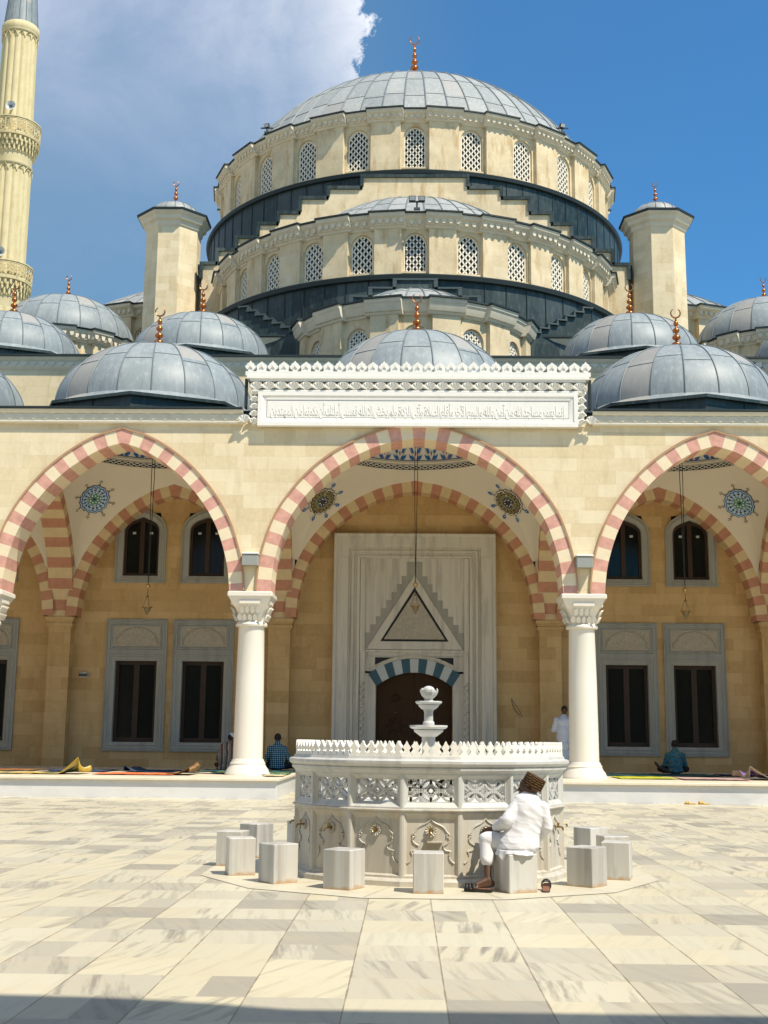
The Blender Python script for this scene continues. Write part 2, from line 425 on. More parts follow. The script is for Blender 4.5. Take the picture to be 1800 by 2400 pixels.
scene.view_settings.exposure = .31; scene.view_settings.gamma = 1.

# ------------------------------------------------------------------ ground
b = MB(); b.poly([(-250,-120,0),(250,-120,0),(250,400,0),(-250,400,0)])
struct(b.build('courtyard_floor', M['floor']))
b = MB(); FC = (0., 13.36)
P1 = [(FC[0]+2.36*sin(2*pi*(i+.5)/12), FC[1]-2.36*cos(2*pi*(i+.5)/12)) for i in range(12)]
for i in range(12):
    k = (i+1) % 12; A, B_ = Vector((*P1[i],.005)), Vector((*P1[k],.005)); c = Vector((*FC,.005))
    e = .003
    b.poly([A.lerp(B_, e), B_.lerp(A, e), B_.lerp(A, e).lerp(c, .98), A.lerp(B_, e).lerp(c, .98)])
struct(b.build('fountain_pavement', M['pad']))

# ------------------------------------------------------------------ arch curves
def catmull(pts, n):
    P = [pts[0]] + pts + [pts[-1]]; out = []
    for i in range(1, len(P)-2):
        p0,p1,p2,p3 = P[i-1],P[i],P[i+1],P[i+2]
        for k in range(n):
            t = k/n
            out.append(tuple(.5*((2*p1[j])+(-p0[j]+p2[j])*t+(2*p0[j]-5*p1[j]+4*p2[j]-p3[j])*t*t+(-p0[j]+3*p1[j]-3*p2[j]+p3[j])*t**3) for j in range(2)))
    out.append(pts[-1]); return out
def resample(pts, n):
    L = [0.]
    for a, c in zip(pts, pts[1:]): L.append(L[-1] + math.dist(a, c))
    out = []; j = 0
    for i in range(n+1):
        s = L[-1]*i/n
        while j < len(L)-2 and L[j+1] < s: j += 1
        t = (s-L[j])/max(L[j+1]-L[j], 1e-9)
        out.append((pts[j][0]+(pts[j+1][0]-pts[j][0])*t, pts[j][1]+(pts[j+1][1]-pts[j][1])*t))
    return out
C_HALF = catmull([(3.62,4.93),(3.58,5.5),(3.46,6.05),(3.23,6.71),(2.91,7.22),(2.54,7.66),(2.10,8.05),(1.6,8.37),(1.05,8.63),(.5,8.79),(0,8.86)], 8)
S_HALF = catmull([(2.85,4.93),(2.79,5.5),(2.66,6.03),(2.47,6.55),(2.19,7.05),(1.80,7.56),(1.37,7.98),(.89,8.33),(.46,8.56),(0,8.70)], 8)
TH_R = .345
def arch_pair(half, nh):
    """intrados and extrados, left spring -> apex -> right spring, 2*nh+1 points"""
    h = resample(half, nh)
    n = []
    for i, p in enumerate(h):
        a = h[max(i-1,0)]; c = h[min(i+1,len(h)-1)]
        t = (c[0]-a[0], c[1]-a[1]); l = math.hypot(*t); n.append((t[1]/l, -t[0]/l))
    n[-1] = (0., 1.); n[0] = (1., 0.)
    ap = 1.08
    e = [(p[0]+k[0]*TH_R*(ap if i==len(h)-1 else 1), p[1]+k[1]*TH_R*(ap if i==len(h)-1 else 1)) for i,(p,k) in enumerate(zip(h,n))]
    I = [(-x,z) for x,z in h] + [(x,z) for x,z in h[::-1][1:]]
    E = [(-x,z) for x,z in e] + [(x,z) for x,z in e[::-1][1:]]
    return I, E
def ext_height(E, x):
    x = -abs(x)
    if x <= E[0][0]: return E[0][1]
    for a, c in zip(E, E[1:]):
        if a[0] <= x <= c[0] and c[0] > a[0]: return a[1]+(c[1]-a[1])*(x-a[0])/(c[0]-a[0])
    return E[len(E)//2][1]
def arch_ring(mb, half, nv, fn, d0, d1, proud=.03, k=3, rim=True):
    """voussoir ring: mats 0 cream 1 red 2 rim; front face at d0-proud; soffit d0..d1.
       fn(x,d,z)->world"""
    nh = int(nv*k/2+.01); I, E = arch_pair(half, nh)
    N = len(I)-1
    for i in range(N):
        v = int((i - nh + k/2)//k); mat = 1 if v % 2 == 0 else 0
        j = i+1
        q = [I[i],I[j],E[j],E[i]]
        mb.poly([fn(p[0],d0-proud,p[1]) for p in q], mat)
        mb.poly([fn(I[i][0],d0-proud,I[i][1]),fn(I[j][0],d0-proud,I[j][1]),fn(I[j][0],d1,I[j][1]),fn(I[i][0],d1,I[i][1])], mat)
        mb.poly([fn(p[0],d1,p[1]) for p in q], mat)
    if rim:
        E2 = [(x*(1+.035/max(abs(x),.6)) if abs(x)>.05 else 0., z+.04) for x,z in E]
        for i in range(N):
            a,c,e,f = E[i],E[i+1],E2[i+1],E2[i]
            mb.poly([fn(p[0],d0-proud-.03,p[1]) for p in (a,c,e,f)], 2)
            mb.poly([fn(a[0],d0-proud-.03,a[1]),fn(c[0],d0-proud-.03,c[1]),fn(c[0],d0-proud,c[1]),fn(a[0],d0-proud,a[1])], 2)
            mb.poly([fn(f[0],d0-proud-.03,f[1]),fn(e[0],d0-proud-.03,e[1]),fn(e[0],d0+.01,e[1]),fn(f[0],d0+.01,f[1])], 2)
    return I, E

# ------------------------------------------------------------------ portico
YF, YB = 30.52, 31.45          # arcade wall front and back
YP, YW = 37.78, 38.2           # pilaster face and hall wall
ZP, ZS = .46, 4.93             # platform, springing
ZC0, ZC1 = 9.20, 9.55          # cornice
BAYS = [(-14.24,'s'),(-7.5,'s'),(0.,'c'),(7.5,'s'),(14.24,'s')]
COLX = [-17.4,-10.87,-4.13,4.13,10.87,17.4]
portico = thing('portico', 'pale limestone arcade with striped arches, white columns and a row of lead domes', 'portico', (0,YF,0))
def yz(x,d,z): return (x,d,z)
w = MB()
halfw = {'c':C_HALF,'s':S_HALF}
for bx, kind in BAYS:
    mb = MB()
    fn = lambda x,d,z,bx=bx: (bx+x,d,z)
    I, E = arch_ring(mb, halfw[kind], 41 if kind=='c' else 37, fn, YF, YB)
    mb.build('arch', [M['cream'], M['red'], M['trim']], portico, sharp=20)
    L = bx-4.13 if kind=='c' else bx-3.37; Rr = bx+4.13 if kind=='c' else bx+3.37
    for yy in (YF, YB):
        pts = [(L,E[0][1])] + [(bx+x,z) for x,z in E] + [(Rr,E[-1][1])]
        for a, c in zip(pts, pts[1:]):
            if abs(c[0]-a[0]) < 1e-5: continue
            if c[0] < a[0]: continue
            w.poly([(a[0],yy,a[1]),(c[0],yy,c[1]),(c[0],yy,ZC0+.1),(a[0],yy,ZC0+.1)])
w.poly([(-17.7,YF,ZC1),(17.7,YF,ZC1),(17.7,YB,ZC1),(-17.7,YB,ZC1)])
for s in (-1,1):
    w.box(s*18.3-.7, s*18.3+.7, YF, YW, 0, ZC1)
w.build('arcade_wall', M['stone'], portico, flip=False)
# impost underside closes the gap between neighbouring arches
# cornice
def corn(x0, x1):
    cn = MB()
    prof = [(0,ZC0),(.11,ZC0+.01),(.12,ZC0+.05),(.09,ZC0+.07),(.09,ZC0+.25),(.15,ZC0+.29),(.17,ZC0+.35),(0,ZC0+.36)]
    cn.rings([[(x0,YF-p,z) for p,z in prof],[(x1,YF-p,z) for p,z in prof]], 0, False, False, None, False)
    n = int((x1-x0)/.30)
    for i in range(n):
        xc = x0+(i+.5)*(x1-x0)/n; h = .115
        pts = [(xc-h,ZC0+.235),(xc-h*.85,ZC0+.15),(xc,ZC0+.09),(xc+h*.85,ZC0+.15),(xc+h,ZC0+.235)]
        cn.prism(pts, YF-.112, YF-.085, yz, 0)
    cn.build('cornice', M['frieze'], portico, sharp=25)
corn(-17.6,-4.42); corn(4.42,17.6)
for x0,x1 in ((-17.6,-4.45),(4.45,17.6)):
    ed = MB(); ed.box(x0,x1,YF-.22,YF+.3,ZC1+.012,ZC1+.06); ed.build('roof_edge', M['lead_edge'], portico)

# white inscription panel
pm = MB()
PX, PZ0, PZ1, YPn = 4.30, 9.13, 10.42, YF-.21
X1 = 4.05
pm.box(-4.22,4.22,YPn+.145,YB,PZ0+.05,PZ1-.06)                       # body
pm.box(-4.34,4.34,YPn-.06,YB,PZ1-.07,PZ1+.01)                       # top slab
def frame_rect(mb, x0,x1,z0,z1,y, steps, mat=0):
    """nested moulding: steps [(inset, dy)]"""
    rs = []
    for ins, dy in steps:
        rs.append([(x0+ins,y+dy,z0+ins),(x1-ins,y+dy,z0+ins),(x1-ins,y+dy,z1-ins),(x0+ins,y+dy,z1-ins)])
    mb.rings(rs, mat, False, False)
frame_rect(pm, -X1,X1,PZ0,10.02,YPn, [(0,.18),(0,0),(.10,0),(.13,.03),(.15,.03),(.20,.055),(.23,.055)])
pm.poly([(-X1+.22,YPn+.055,PZ0+.22),(X1-.22,YPn+.055,PZ0+.22),(X1-.22,YPn+.055,9.80),(-X1+.22,YPn+.055,9.80)])
def bead(xc, zc, s, y, vert=False):
    for a in (-1.1,-.55,0,.55,1.1):
        dx_, dz_ = sin(a)*s, cos(a)*s
        if vert: dx_, dz_ = dz_, dx_
        p0 = (xc, y-.02, zc-(0 if vert else s*.5)); p1 = (xc+dx_*.95, y-.10, zc-(0 if vert else s*.5)+dz_)
        pm.tube([p0,p1], [s*.14, s*.30], 5)
nb = 27
for i in range(nb):
    bead(-4.1+8.2*i/(nb-1), 10.19, .19, YPn+.10)
for s in (-1,1):
    for i in range(5): bead(s*4.14, 9.27+.19*i, .13, YPn+.14)
    for a in range(5): pm.tube([(s*4.38,YF-.16,9.22),(s*4.38+.15*sin(-1.1+.55*a),YF-.22,9.24+.17*cos(-1.1+.55*a))],[.03,.05],5)
pm.box(-4.2,4.2,YPn+.02,YPn+.2,10.03,10.07); pm.box(-4.26,4.26,YPn-.02,YPn+.2,10.29,10.35)
# cresting of alternating palmettes
def palm(xc, z0, wd_, ht, y0, y1, tall):
    h = wd_/2
    if tall: pts = [(-h*.35,0),(-h*.45,.16),(-h*.95,.38),(-h*1.02,.55),(-h*.72,.62),(-h*.62,.76),(-h*.3,.84),(0,1.03)]
    else: pts = [(-h*1.,0),(-h*.86,.22),(-h*1.0,.5),(-h*.92,.62),(-h*.45,.78),(0,.95)]
    out = [(xc+x, z0+z*ht) for x,z in pts] + [(xc-x, z0+z*ht) for x,z in pts[::-1][1:]]
    pm.prism(out, y0, y1, yz)
nc = 31
for i in range(nc):
    xc = -4.26 + 8.52*i/(nc-1)
    palm(xc, PZ1+.11, .27, .29, YPn-.02, YPn+.05, i % 2 == 0)
    pm.tube([(xc-.05,YPn-.03,PZ1+.2),(xc,YPn-.05,PZ1+.29),(xc+.05,YPn-.03,PZ1+.2)],.014,4)
pm.box(-4.38,4.38,YPn-.04,YPn+.07,PZ1+.01,PZ1+.12)
for s in (-1,1):
    ls = MB(); ls.box(*sorted((s*4.35,s*4.40)),YPn+.05,YF+.1,9.62,PZ1-.05); ls.build('panel_flashing', M['lead_edge'], portico)
panel = pm.build('inscription_panel', M['white'], portico, sharp=30)
# the verse, shaped with presentation forms
FORMS = {'ا':(0xFE8D,2),'أ':(0xFE83,2),'إ':(0xFE87,2),'آ':(0xFE81,2),'ب':(0xFE8F,4),'ة':(0xFE93,2),'ت':(0xFE95,4),'ج':(0xFE9D,4),'خ':(0xFEA5,4),'د':(0xFEA9,2),'ر':(0xFEAD,2),'ز':(0xFEAF,2),'س':(0xFEB1,4),'ش':(0xFEB5,4),'ص':(0xFEB9,4),'ع':(0xFEC9,4),'ف':(0xFED1,4),'ق':(0xFED5,4),'ك':(0xFED9,4),'ل':(0xFEDD,4),'م':(0xFEE1,4),'ن':(0xFEE5,4),'ه':(0xFEE9,4),'و':(0xFEED,2),'ى':(0xFEEF,2),'ي':(0xFEF1,4),'ئ':(0xFE89,4)}
def shape_ar(t):
    out = []; i = 0; prev = False
    while i < len(t):
        ch = t[i]
        if ch not in FORMS: out.append(ch); prev = False; i += 1; continue
        if ch == 'ل' and i+1 < len(t) and t[i+1] in 'اأإآ':
            base = {'ا':0xFEFB,'أ':0xFEF7,'إ':0xFEF9,'آ':0xFEF5}[t[i+1]]
            out.append(chr(base + (1 if prev else 0))); prev = False; i += 2; continue
        code, nf = FORMS[ch]
        nxt = i+1 < len(t) and t[i+1] in FORMS
        if nf == 2: out.append(chr(code + (1 if prev else 0))); prev = False
        else:
            out.append(chr(code + (3 if prev and nxt else 1 if prev else 2 if nxt else 0))); prev = nxt
        i += 1
    return ''.join(out[::-1])
verse = 'إنما يعمر مساجد الله من آمن بالله واليوم الآخر وأقام الصلاة وآتى الزكاة ولم يخش إلا الله فعسى أولئك أن يكونوا من المهتدين'
fc = bpy.data.curves.new('verse', 'FONT'); fc.body = shape_ar(verse.replace(' ', '\u200a')); fc.size = 1; fc.extrude = .03; fc.bevel_depth = .012; fc.resolution_u = 3
fo = bpy.data.objects.new('verse', fc); COL.objects.link(fo)
me = bpy.data.meshes.new_from_object(fo.evaluated_get(bpy.context.evaluated_depsgraph_get()))
bpy.data.objects.remove(fo)
xs = [v.co.x for v in me.vertices]; ys = [v.co.y for v in me.vertices]
sx = 7.45/(max(xs)-min(xs)); sz = .50/(max(ys)-min(ys))
me.transform(Matrix.Translation((-3.725, YPn+.055-YF, 9.27)) @ Matrix(((sx,0,0,-min(xs)*sx),(0,0,-.27,0),(0,sz,0,-min(ys)*sz),(0,0,0,1))))
me.materials.clear(); me.materials.append(M['white'])
vo = bpy.data.objects.new('calligraphy', me); COL.objects.link(vo); vo.parent = panel

# columns
def make_column(x):
    root = bpy.data.objects.new('column', None); COL.objects.link(root); root.parent = portico; root.location = (x, 31.0-YF, 0)
    ORG[root.name] = Vector((x,31.0,0))
    s = MB()
    s.lathe([(.365,.84),(.365,.9),(.36,1.5),(.345,2.8),(.322,4.08),(.335,4.12)], x, 31., 40)
    s.build('shaft', M['colm'], root)
    s = MB()
    s.lathe([(.56,ZP),(.555,ZP+.05),(.53,ZP+.08),(.52,ZP+.12),(.46,ZP+.2),(.43,ZP+.26),(.44,ZP+.28),(.40,ZP+.34),(.39,ZP+.38),(.365,ZP+.39)], x, 31., 40)
    s.build('column_base', M['colm'], root)
    s = MB()
    s.lathe([(.33,4.08),(.39,4.10),(.40,4.14),(.37,4.2),(.335,4.205)], x, 31., 36)
    # bell: round to square with leaves
    def sq(r, k):
        def f(a, z):
            q = ((a+pi/4) % (pi/2)) - pi/4
            return 1+(1/cos(q)-1)*k
        return f
    prof = [(.335,4.20,0),(.35,4.34,.1),(.385,4.46,.35),(.42,4.55,.6),(.46,4.62,.85),(.475,4.70,1.),(.52,4.78,1.),(.53,4.82,1.)]
    rs = []
    for r, z, k in prof:
        f = sq(r, k); rs.append([(x+r*f(2*pi*j/48,z)*sin(2*pi*j/48), 31.-r*f(2*pi*j/48,z)*cos(2*pi*j/48), z) for j in range(48)])
    s.rings(rs)
    for side in range(4):
        Rm = Matrix.Rotation(side*pi/2, 4, 'Z')
        for i in range(5):
            lx = -.26+.13*i
            for z0, hh, out in ((4.23,.15,.03),(4.40,.16,.045)):
                xo = lx + (.065 if z0 > 4.3 and i < 4 else 0)
                if z0 > 4.3 and i == 4: continue
                rr = .345+ (z0-4.2)*.32
                P = []
                for wq, zq, oq in ((.03,0,0),(.055,.4,.01),(.045,.75,.02),(.0,1.,out*1.3)):
                    P.append((wq,zq*hh+z0,rr+.03+oq+zq*.04))
                L = [tuple(Rm @ Vector((xo-p[0],-p[2],p[1]))+Vector((x,31.,0))) for p in P]
                Q = [tuple(Rm @ Vector((xo+p[0],-p[2],p[1]))+Vector((x,31.,0))) for p in P]
                B2 = [tuple(Rm @ Vector((xo,-p[2]+.06,p[1]))+Vector((x,31.,0))) for p in P]
                for k in range(3):
                    s.poly([L[k],Q[k],Q[k+1],L[k+1]]); s.poly([L[k],L[k+1],B2[k+1],B2[k]]); s.poly([Q[k],B2[k],B2[k+1],Q[k+1]])
        s.box(-.26,.26,-.505,-.44,4.635,4.73,0,Matrix.Translation((x,31.,0))@Rm)
    s.bbox(-.56,.56,-.56,.56,4.82,4.93,.02,0,Matrix.Translation((x,31.,0)))
    s.build('capital', M['colm'], root, sharp=30)
for x in COLX[1:5]: make_column(x)
# solid springer above each capital
for x in COLX[1:5]:
    sp = MB()
    w0 = (.93 if abs(x)>5 else .93)
    k = [.51,-.19] 
    xi0, xi1 = (-.52,.51) if x > 5 else (-.51,.52) if x < -5 else ((-.51,.51))
    sp.box(x+xi0+.012, x+xi1-.012, YF+.012, YB-.012, 4.93, 5.3)
    sp.build('springer', M['cream'], portico)

# platforms
for s in (-1,1):
    b = MB()
    x0, x1 = (3.09, 19.) if s > 0 else (-19., -3.09)
    b.bbox(x0+.05,x1-.05,28.45,YW,0,.40,.008); b.build('platform', M['plat'], portico)
    b = MB(); b.bbox(x0,x1,28.38,YW,.402,.46,.012); b.build('platform_edge', M['platedge'], portico)

# transverse arches + pilasters + vaults
def side_arch(x):
    mb = MB(); yc = (YB+YP)/2; sc = (YP-YB-.1)/2/2.85
    fn = lambda u,d,z,x=x: (d, yc+u*sc, z)
    arch_ring(mb, S_HALF, 31, fn, x-.37, x+.37, proud=0., rim=False)
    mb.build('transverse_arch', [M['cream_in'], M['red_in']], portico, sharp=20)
for x in COLX[1:5]: side_arch(x)
for x in COLX[1:5]:
    pil = MB(); pc = MB()
    pil.box(x-.335,x+.335,YP,YW+.1,ZP,4.62)
    pil.box(x-.36,x+.36,YP+.02,YW+.1,4.96,9.3)
    for d_, z0, z1 in ((.02,4.60,4.66),(.06,4.66,4.76),(.03,4.76,4.80),(.07,4.80,4.86),(.10,4.86,4.96)):
        pc.box(x-.335-d_,x+.335+d_,YP-d_,YW+.1,z0,z1)
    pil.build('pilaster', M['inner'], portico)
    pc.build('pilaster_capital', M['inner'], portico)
    st = MB(); z = 4.965; i = 0
    while z < 6.4:
        st.box(x-.372,x+.372,YP-.012,YP+.05,z,z+.30,(i+1) % 2); z += .30; i += 1
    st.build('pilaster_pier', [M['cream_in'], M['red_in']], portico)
for x in COLX[1:5]:
    for s in (-1,1):
        fb = MB(); fb.box(*sorted((x+s*.366,x+s*.44)),37.62,YW,5.2,6.9); fb.build('corner_fill', M['plaster'], portico)
YA = YP-.18
sY = []
for bx, kind in BAYS:
    mb = MB(); fn = lambda x,d,z,bx=bx: (bx+x,d,z)
    arch_ring(mb, [(x, z+.05) for x,z in halfw[kind]], 41 if kind=='c' else 37, fn, YA, YW+.02, proud=0., rim=False)
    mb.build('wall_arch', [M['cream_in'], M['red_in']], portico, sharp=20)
E_C = arch_pair(C_HALF, 60)[1]; E_S = arch_pair(S_HALF, 60)[1]
RR, ZR = 2.5, 9.45
class Vault:
    def __init__(s, bx, kind):
        s.bx = bx; s.hx = 4.13-.36 if kind=='c' else 3.37-.36
        s.y0, s.y1 = YB, YA; s.yc = (s.y0+s.y1)/2; s.hy = (s.y1-s.y0)/2
        s.E = E_C if kind=='c' else E_S
    def bound(s, a):
        dx_, dy_ = sin(a), -cos(a)
        t = min(s.hx/max(abs(dx_),1e-6), s.hy/max(abs(dy_),1e-6))
        x, y = dx_*t, dy_*t
        if abs(abs(x)-s.hx) < 1e-4: z = ext_height(E_S, y*2.85/3.15)
        else: z = ext_height(s.E, x)
        return t, min(z+.03, ZR-.08)
    def pt(s, a, t, off=0.):
        rb, zb = s.bound(a)
        r = RR+(rb-RR)*t
        zc_ = (ZR*ZR+RR*RR-zb*zb-rb*rb)/(2*(ZR-zb)); zc_ = min(zc_, zb); k_ = (ZR-zc_)**2+RR*RR
        k1 = (zb-zc_)**2+rb*rb; z = zc_+sqrt(max(1e-6, k_*(1-t)+k1*t-r*r))
        return Vector((s.bx+r*sin(a), s.yc-r*cos(a), z-off*.75)) + Vector((-sin(a),cos(a),0))*off*.6
    def dome(s, a, h, off=0.):
        hh = min(max(h/2.35, -.2), 1.); r = (RR-off)*sqrt(max(0.,1-hh*hh))
        return Vector((s.bx+r*sin(a), s.yc-r*cos(a), ZR+.28+h))
BLUE, RED_, NAVY, PALE, GRN, TAN, WHT, BRN = range(8)
paints = [plain('cobalt_paint',(.03,.15,.46),.7,.2,9.,bump=0), plain('red_paint',(.36,.09,.05),.7,.2,9.,bump=0), plain('navy_paint',(.02,.035,.10),.7,.2,9.,bump=0),
          plain('pale_blue_paint',(.50,.66,.78),.7,.1,9.,bump=0), plain('green_paint',(.10,.30,.20),.7,.2,9.,bump=0), plain('tan_paint',(.30,.24,.11),.7,.2,9.,bump=0),
          plain('white_paint',(.84,.83,.78),.7,.05,9.,bump=0), plain('brown_paint',(.09,.055,.03),.7,.2,9.,bump=0)]
def medallion(V, a0, t0, rad, style):
    mb = MB()
    rb = V.bound(a0)[0]; rc = RR+(rb-RR)*t0
    c0 = V.pt(a0,t0); dA = (V.pt(a0+.02,t0)-c0).length/.02; dT = (V.pt(a0,min(t0+.02,.999))-c0).length/.02
    e1 = Vector((cos(a0), sin(a0), 0)); nT = (V.pt(a0,t0+.03)-V.pt(a0,t0-.03)).normalized(); nrm = e1.cross(nT).normalized(); e2 = -nT
    if nrm.z > 0: nrm = -nrm
    def mp(p, q, off):
        P = c0+e1*p+e2*q
        for _ in range(4):
            dx_, dy_ = P.x-V.bx, P.y-V.yc; a = atan2(dx_, -dy_); r = math.hypot(dx_, dy_)
            t = (r-RR)/(V.bound(a)[0]-RR); zs_ = V.pt(a, min(max(t,.01),.995)).z
            P = P+nrm*((zs_-P.z)*nrm.z)
        return tuple(P+nrm*off)
    def blob(pts, col, off): mb.poly([mp(p*rad,q*rad,off) for p,q in pts], col)
    def star(r0, amp, n, col, off, ph=0., m=4):
        K = n*m; ring = [(r0*(1+amp*cos(2*pi*i/m))*sin(2*pi*i/K+ph), r0*(1+amp*cos(2*pi*i/m))*cos(2*pi*i/K+ph)) for i in range(K)]
        for i in range(K):
            A_, B_ = ring[i], ring[(i+1)%K]
            for u0, u1 in ((0,.25),(.25,.5),(.5,.75),(.75,1.)):
                q = [(A_[0]*u0,A_[1]*u0),(A_[0]*u1,A_[1]*u1),(B_[0]*u1,B_[1]*u1),(B_[0]*u0,B_[1]*u0)]
                blob(q[1:] if u0 > 0 and False else (q if u0 > 0 else q[:3]), col, off)
    body, fin = (BLUE, BRN) if style == 0 else (BRN, BLUE)
    n8 = 8
    star(1., .04, 16, NAVY if style==0 else BRN, .03); star(.95, .04, 16, PALE if style==0 else WHT, .036)
    star(.88, .05, 16, BLUE if style==0 else BRN, .042); star(.80,.06,16, PALE if style==0 else TAN, .048)
    for k in range(16):
        a = 2*pi*(k+.5)/16
        def loc(p, q, a=a): return (p*cos(a)+q*sin(a), -p*sin(a)+q*cos(a))
        blob([loc(-.07,.60),loc(0,.56),loc(.07,.62),loc(.10,.72),loc(.02,.68),loc(-.03,.78)], NAVY if style==0 else BRN, .054)
        blob([loc(-.06,.48),loc(.02,.42),loc(.06,.50),loc(0,.56)], BLUE if style==0 else GRN, .054)
    star(.40, .16, 8, GRN if style==0 else NAVY, .054)
    for k in range(8):
        a = 2*pi*k/8
        def loc(p, q, a=a): return (p*cos(a)+q*sin(a), -p*sin(a)+q*cos(a))
        blob([loc(-.05,.24),loc(0,.18),loc(.05,.24),loc(0,.32)], WHT, .06)
        blob([loc(-.035,.38),loc(0,.34),loc(.035,.38),loc(0,.44)], TAN, .06)
        # finial outside the rim
        s2 = 1.0
        blob([loc(-.014,.98),loc(.014,.98),loc(.014,1.2),loc(-.014,1.2)], fin, .03)
        blob([loc(-.07,1.09),loc(.07,1.09),loc(.07,1.12),loc(-.07,1.12)], fin, .033)
        for sx_, sy_ in ((0,1.23),(0,1.39),(-.075,1.31),(.075,1.31)):
            blob([loc(sx_-.045,sy_),loc(sx_,sy_-.045),loc(sx_+.045,sy_),loc(sx_,sy_+.045)], fin, .03)
        if fin == BLUE:
            for sg in (-1,1): blob([loc(sg*.02,1.16),loc(sg*.13,1.28),loc(sg*.10,1.42),loc(0,1.52),loc(0,1.40),loc(sg*.05,1.34)], BLUE, .032)
            blob([loc(-.04,1.31),loc(0,1.27),loc(.04,1.31),loc(0,1.35)], PALE, .036)
    star(.10, .35, 8, NAVY if style==0 else BRN, .066, 0., 2)
    return mb
for bx, kind in BAYS:
    V = Vault(bx, kind); mb = MB(); NA, NTt = 240, 16
    g_ = [[tuple(V.pt(2*pi*i/NA, j/NTt)) for i in range(NA)] for j in range(NTt+1)]
    mb.rings(g_)
    # rim mouldings above the rope band, inner dome
    for r0,z0,r1,z1 in ((RR,ZR,RR,ZR+.02),(RR+.05,ZR+.20,RR-.03,ZR+.215),(RR-.03,ZR+.215,RR-.03,ZR+.245),(RR-.03,ZR+.245,RR,ZR+.28)):
        mb.lathe([(r0,z0),(r1,z1)], bx, V.yc, 96)
    vault = mb.build('vault', M['plaster'], portico, sharp=30, flip=False)
    mb = MB(); mb.rings([[tuple(V.dome(2*pi*i/72, h)) for i in range(72)] for h in (0,.3,.6,.9,1.2,1.5,1.8,2.1,2.3)], 6, False, True)
    NM = 32
    for k in range(NM):
        a = 2*pi*k/NM; wa = 2*pi/NM
        def q(p, h, off=.03): return tuple(V.dome(a+p*wa, h, off))
        tall = k % 2
        for s in (-1,1):
            mb.poly([q(s*.04,.07),q(s*.20,.03),q(s*.36,.10),q(s*.44,.22),q(s*.30,.17),q(s*.14,.17)], BLUE)
            mb.poly([q(s*.10,.24),q(s*.24,.26),q(s*.34,.40),q(s*.26,.54),q(s*.22,.42),q(s*.14,.34)], BLUE)
            mb.poly([q(s*.02,.02),q(s*.05,.02),q(s*.47,.46),q(s*.44,.46)], NAVY if tall else RED_)
            mb.poly([q(s*.40,.50),q(s*.48,.62),q(s*.40,.78),q(s*.36,.62)], BLUE)
        mb.poly([q(-.10,.50),q(0,.40),q(.10,.50),q(.16,.62),q(0,.80),q(-.16,.62)], BLUE if tall else RED_)
        mb.poly([q(-.06,.58,.045),q(0,.50,.045),q(.06,.58,.045),q(0,.70,.045)], PALE)
        mb.poly([q(-.05,.24),q(0,.16),q(.05,.24),q(0,.34)], RED_)
        mb.poly([q(-.5,.012),q(.5,.012),q(.5,.035),q(-.5,.035)], NAVY)
    mb.build('painted_dome', paints, portico, flip=False)
    mb = MB(); NL = 84
    mb.lathe([(RR+.05,ZR+.0),(RR+.05,ZR+.20)], bx, V.yc, 84, mat=0)
    def rp(u, h, off): 
        a = 2*pi*u/NL; r = RR+.05-off; return (bx+r*sin(a), V.yc-r*cos(a), ZR+h)
    for k in range(NL):
        o_ = [(.04,.10),(.22,.15),(.70,.15),(.96,.10),(.70,.05),(.22,.05)]; i_ = [(.17,.10),(.27,.125),(.65,.125),(.83,.10),(.65,.075),(.27,.075)]
        for i in range(6):
            j = (i+1) % 6
            mb.poly([rp(k+p[0],p[1],.008) for p in (o_[i],o_[j],i_[j],i_[i])], 1)
        mb.poly([rp(k+p,h,.008) for p,h in ((.88,.10),(1.,.08),(1.12,.10),(1.,.12))], 1)
        for h0,h1 in ((.165,.185),(.015,.035)): mb.poly([rp(k+p,h,.008) for p,h in ((0,h0),(1,h0),(1,h1),(0,h1))], 1)
    mb.build('rope_band', [M['black'], paints[WHT]], portico, flip=False)
    ang = atan2(V.hx, V.hy)
    if abs(bx) < 10:
        for s in (-1,1):
            md = medallion(V, pi - s*(ang-.02), .54, .47, 0 if kind=='s' else 1)
            md.build('painted_medallion', paints, portico, flip=False)
# ------------------------------------------------------------------ prayer hall front under the portico
hall = thing('prayer_hall', 'prayer hall with stacked domed drums, stepped dark lead tiers and grilled arched windows', 'mosque', (0,YW,0))
b = MB()
WX = [s*c for c in (6.5,8.57,13.2,15.3) for s in (-1,1)]
def wall_with_holes(mb, y, x0, x1, z0, z1, holes):
    xs = sorted({x0,x1}|{h[0] for h in holes}|{h[1] for h in holes}); zs = sorted({z0,z1}|{h[2] for h in holes}|{h[3] for h in holes})
    for a, c in zip(xs, xs[1:]):
        for e, f in zip(zs, zs[1:]):
            mx, mz = (a+c)/2, (e+f)/2
            if any(h[0]<mx<h[1] and h[2]<mz<h[3] for h in holes): continue
            mb.poly([(a,y,e),(c,y,e),(c,y,f),(a,y,f)])
holes = []
for x in WX:
    holes += [(x-.66,x+.66,1.18,3.68), (x-.58,x+.58,6.26,8.30)]
holes.append((-1.16,1.16,0,3.6))
wall_with_holes(b, YW, -18, 18, 0, ZC1, holes)
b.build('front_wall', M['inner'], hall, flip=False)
def ogee(hw, z0, zs, zt, n=10):
    """pointed ogee-ish outline from bottom left round to bottom right"""
    pts = [(-hw,z0),(-hw,zs)]
    H = zt-zs
    cur = [(-hw,0),(-hw*.965,.30),(-hw*.80,.58),(-hw*.52,.78),(-hw*.24,.90),(0,1.)]
    c = catmull([(x,z*H+zs) for x,z in cur], 4)
    pts += c[1:]
    return pts + [(-x,z) for x,z in pts[::-1][1:]]
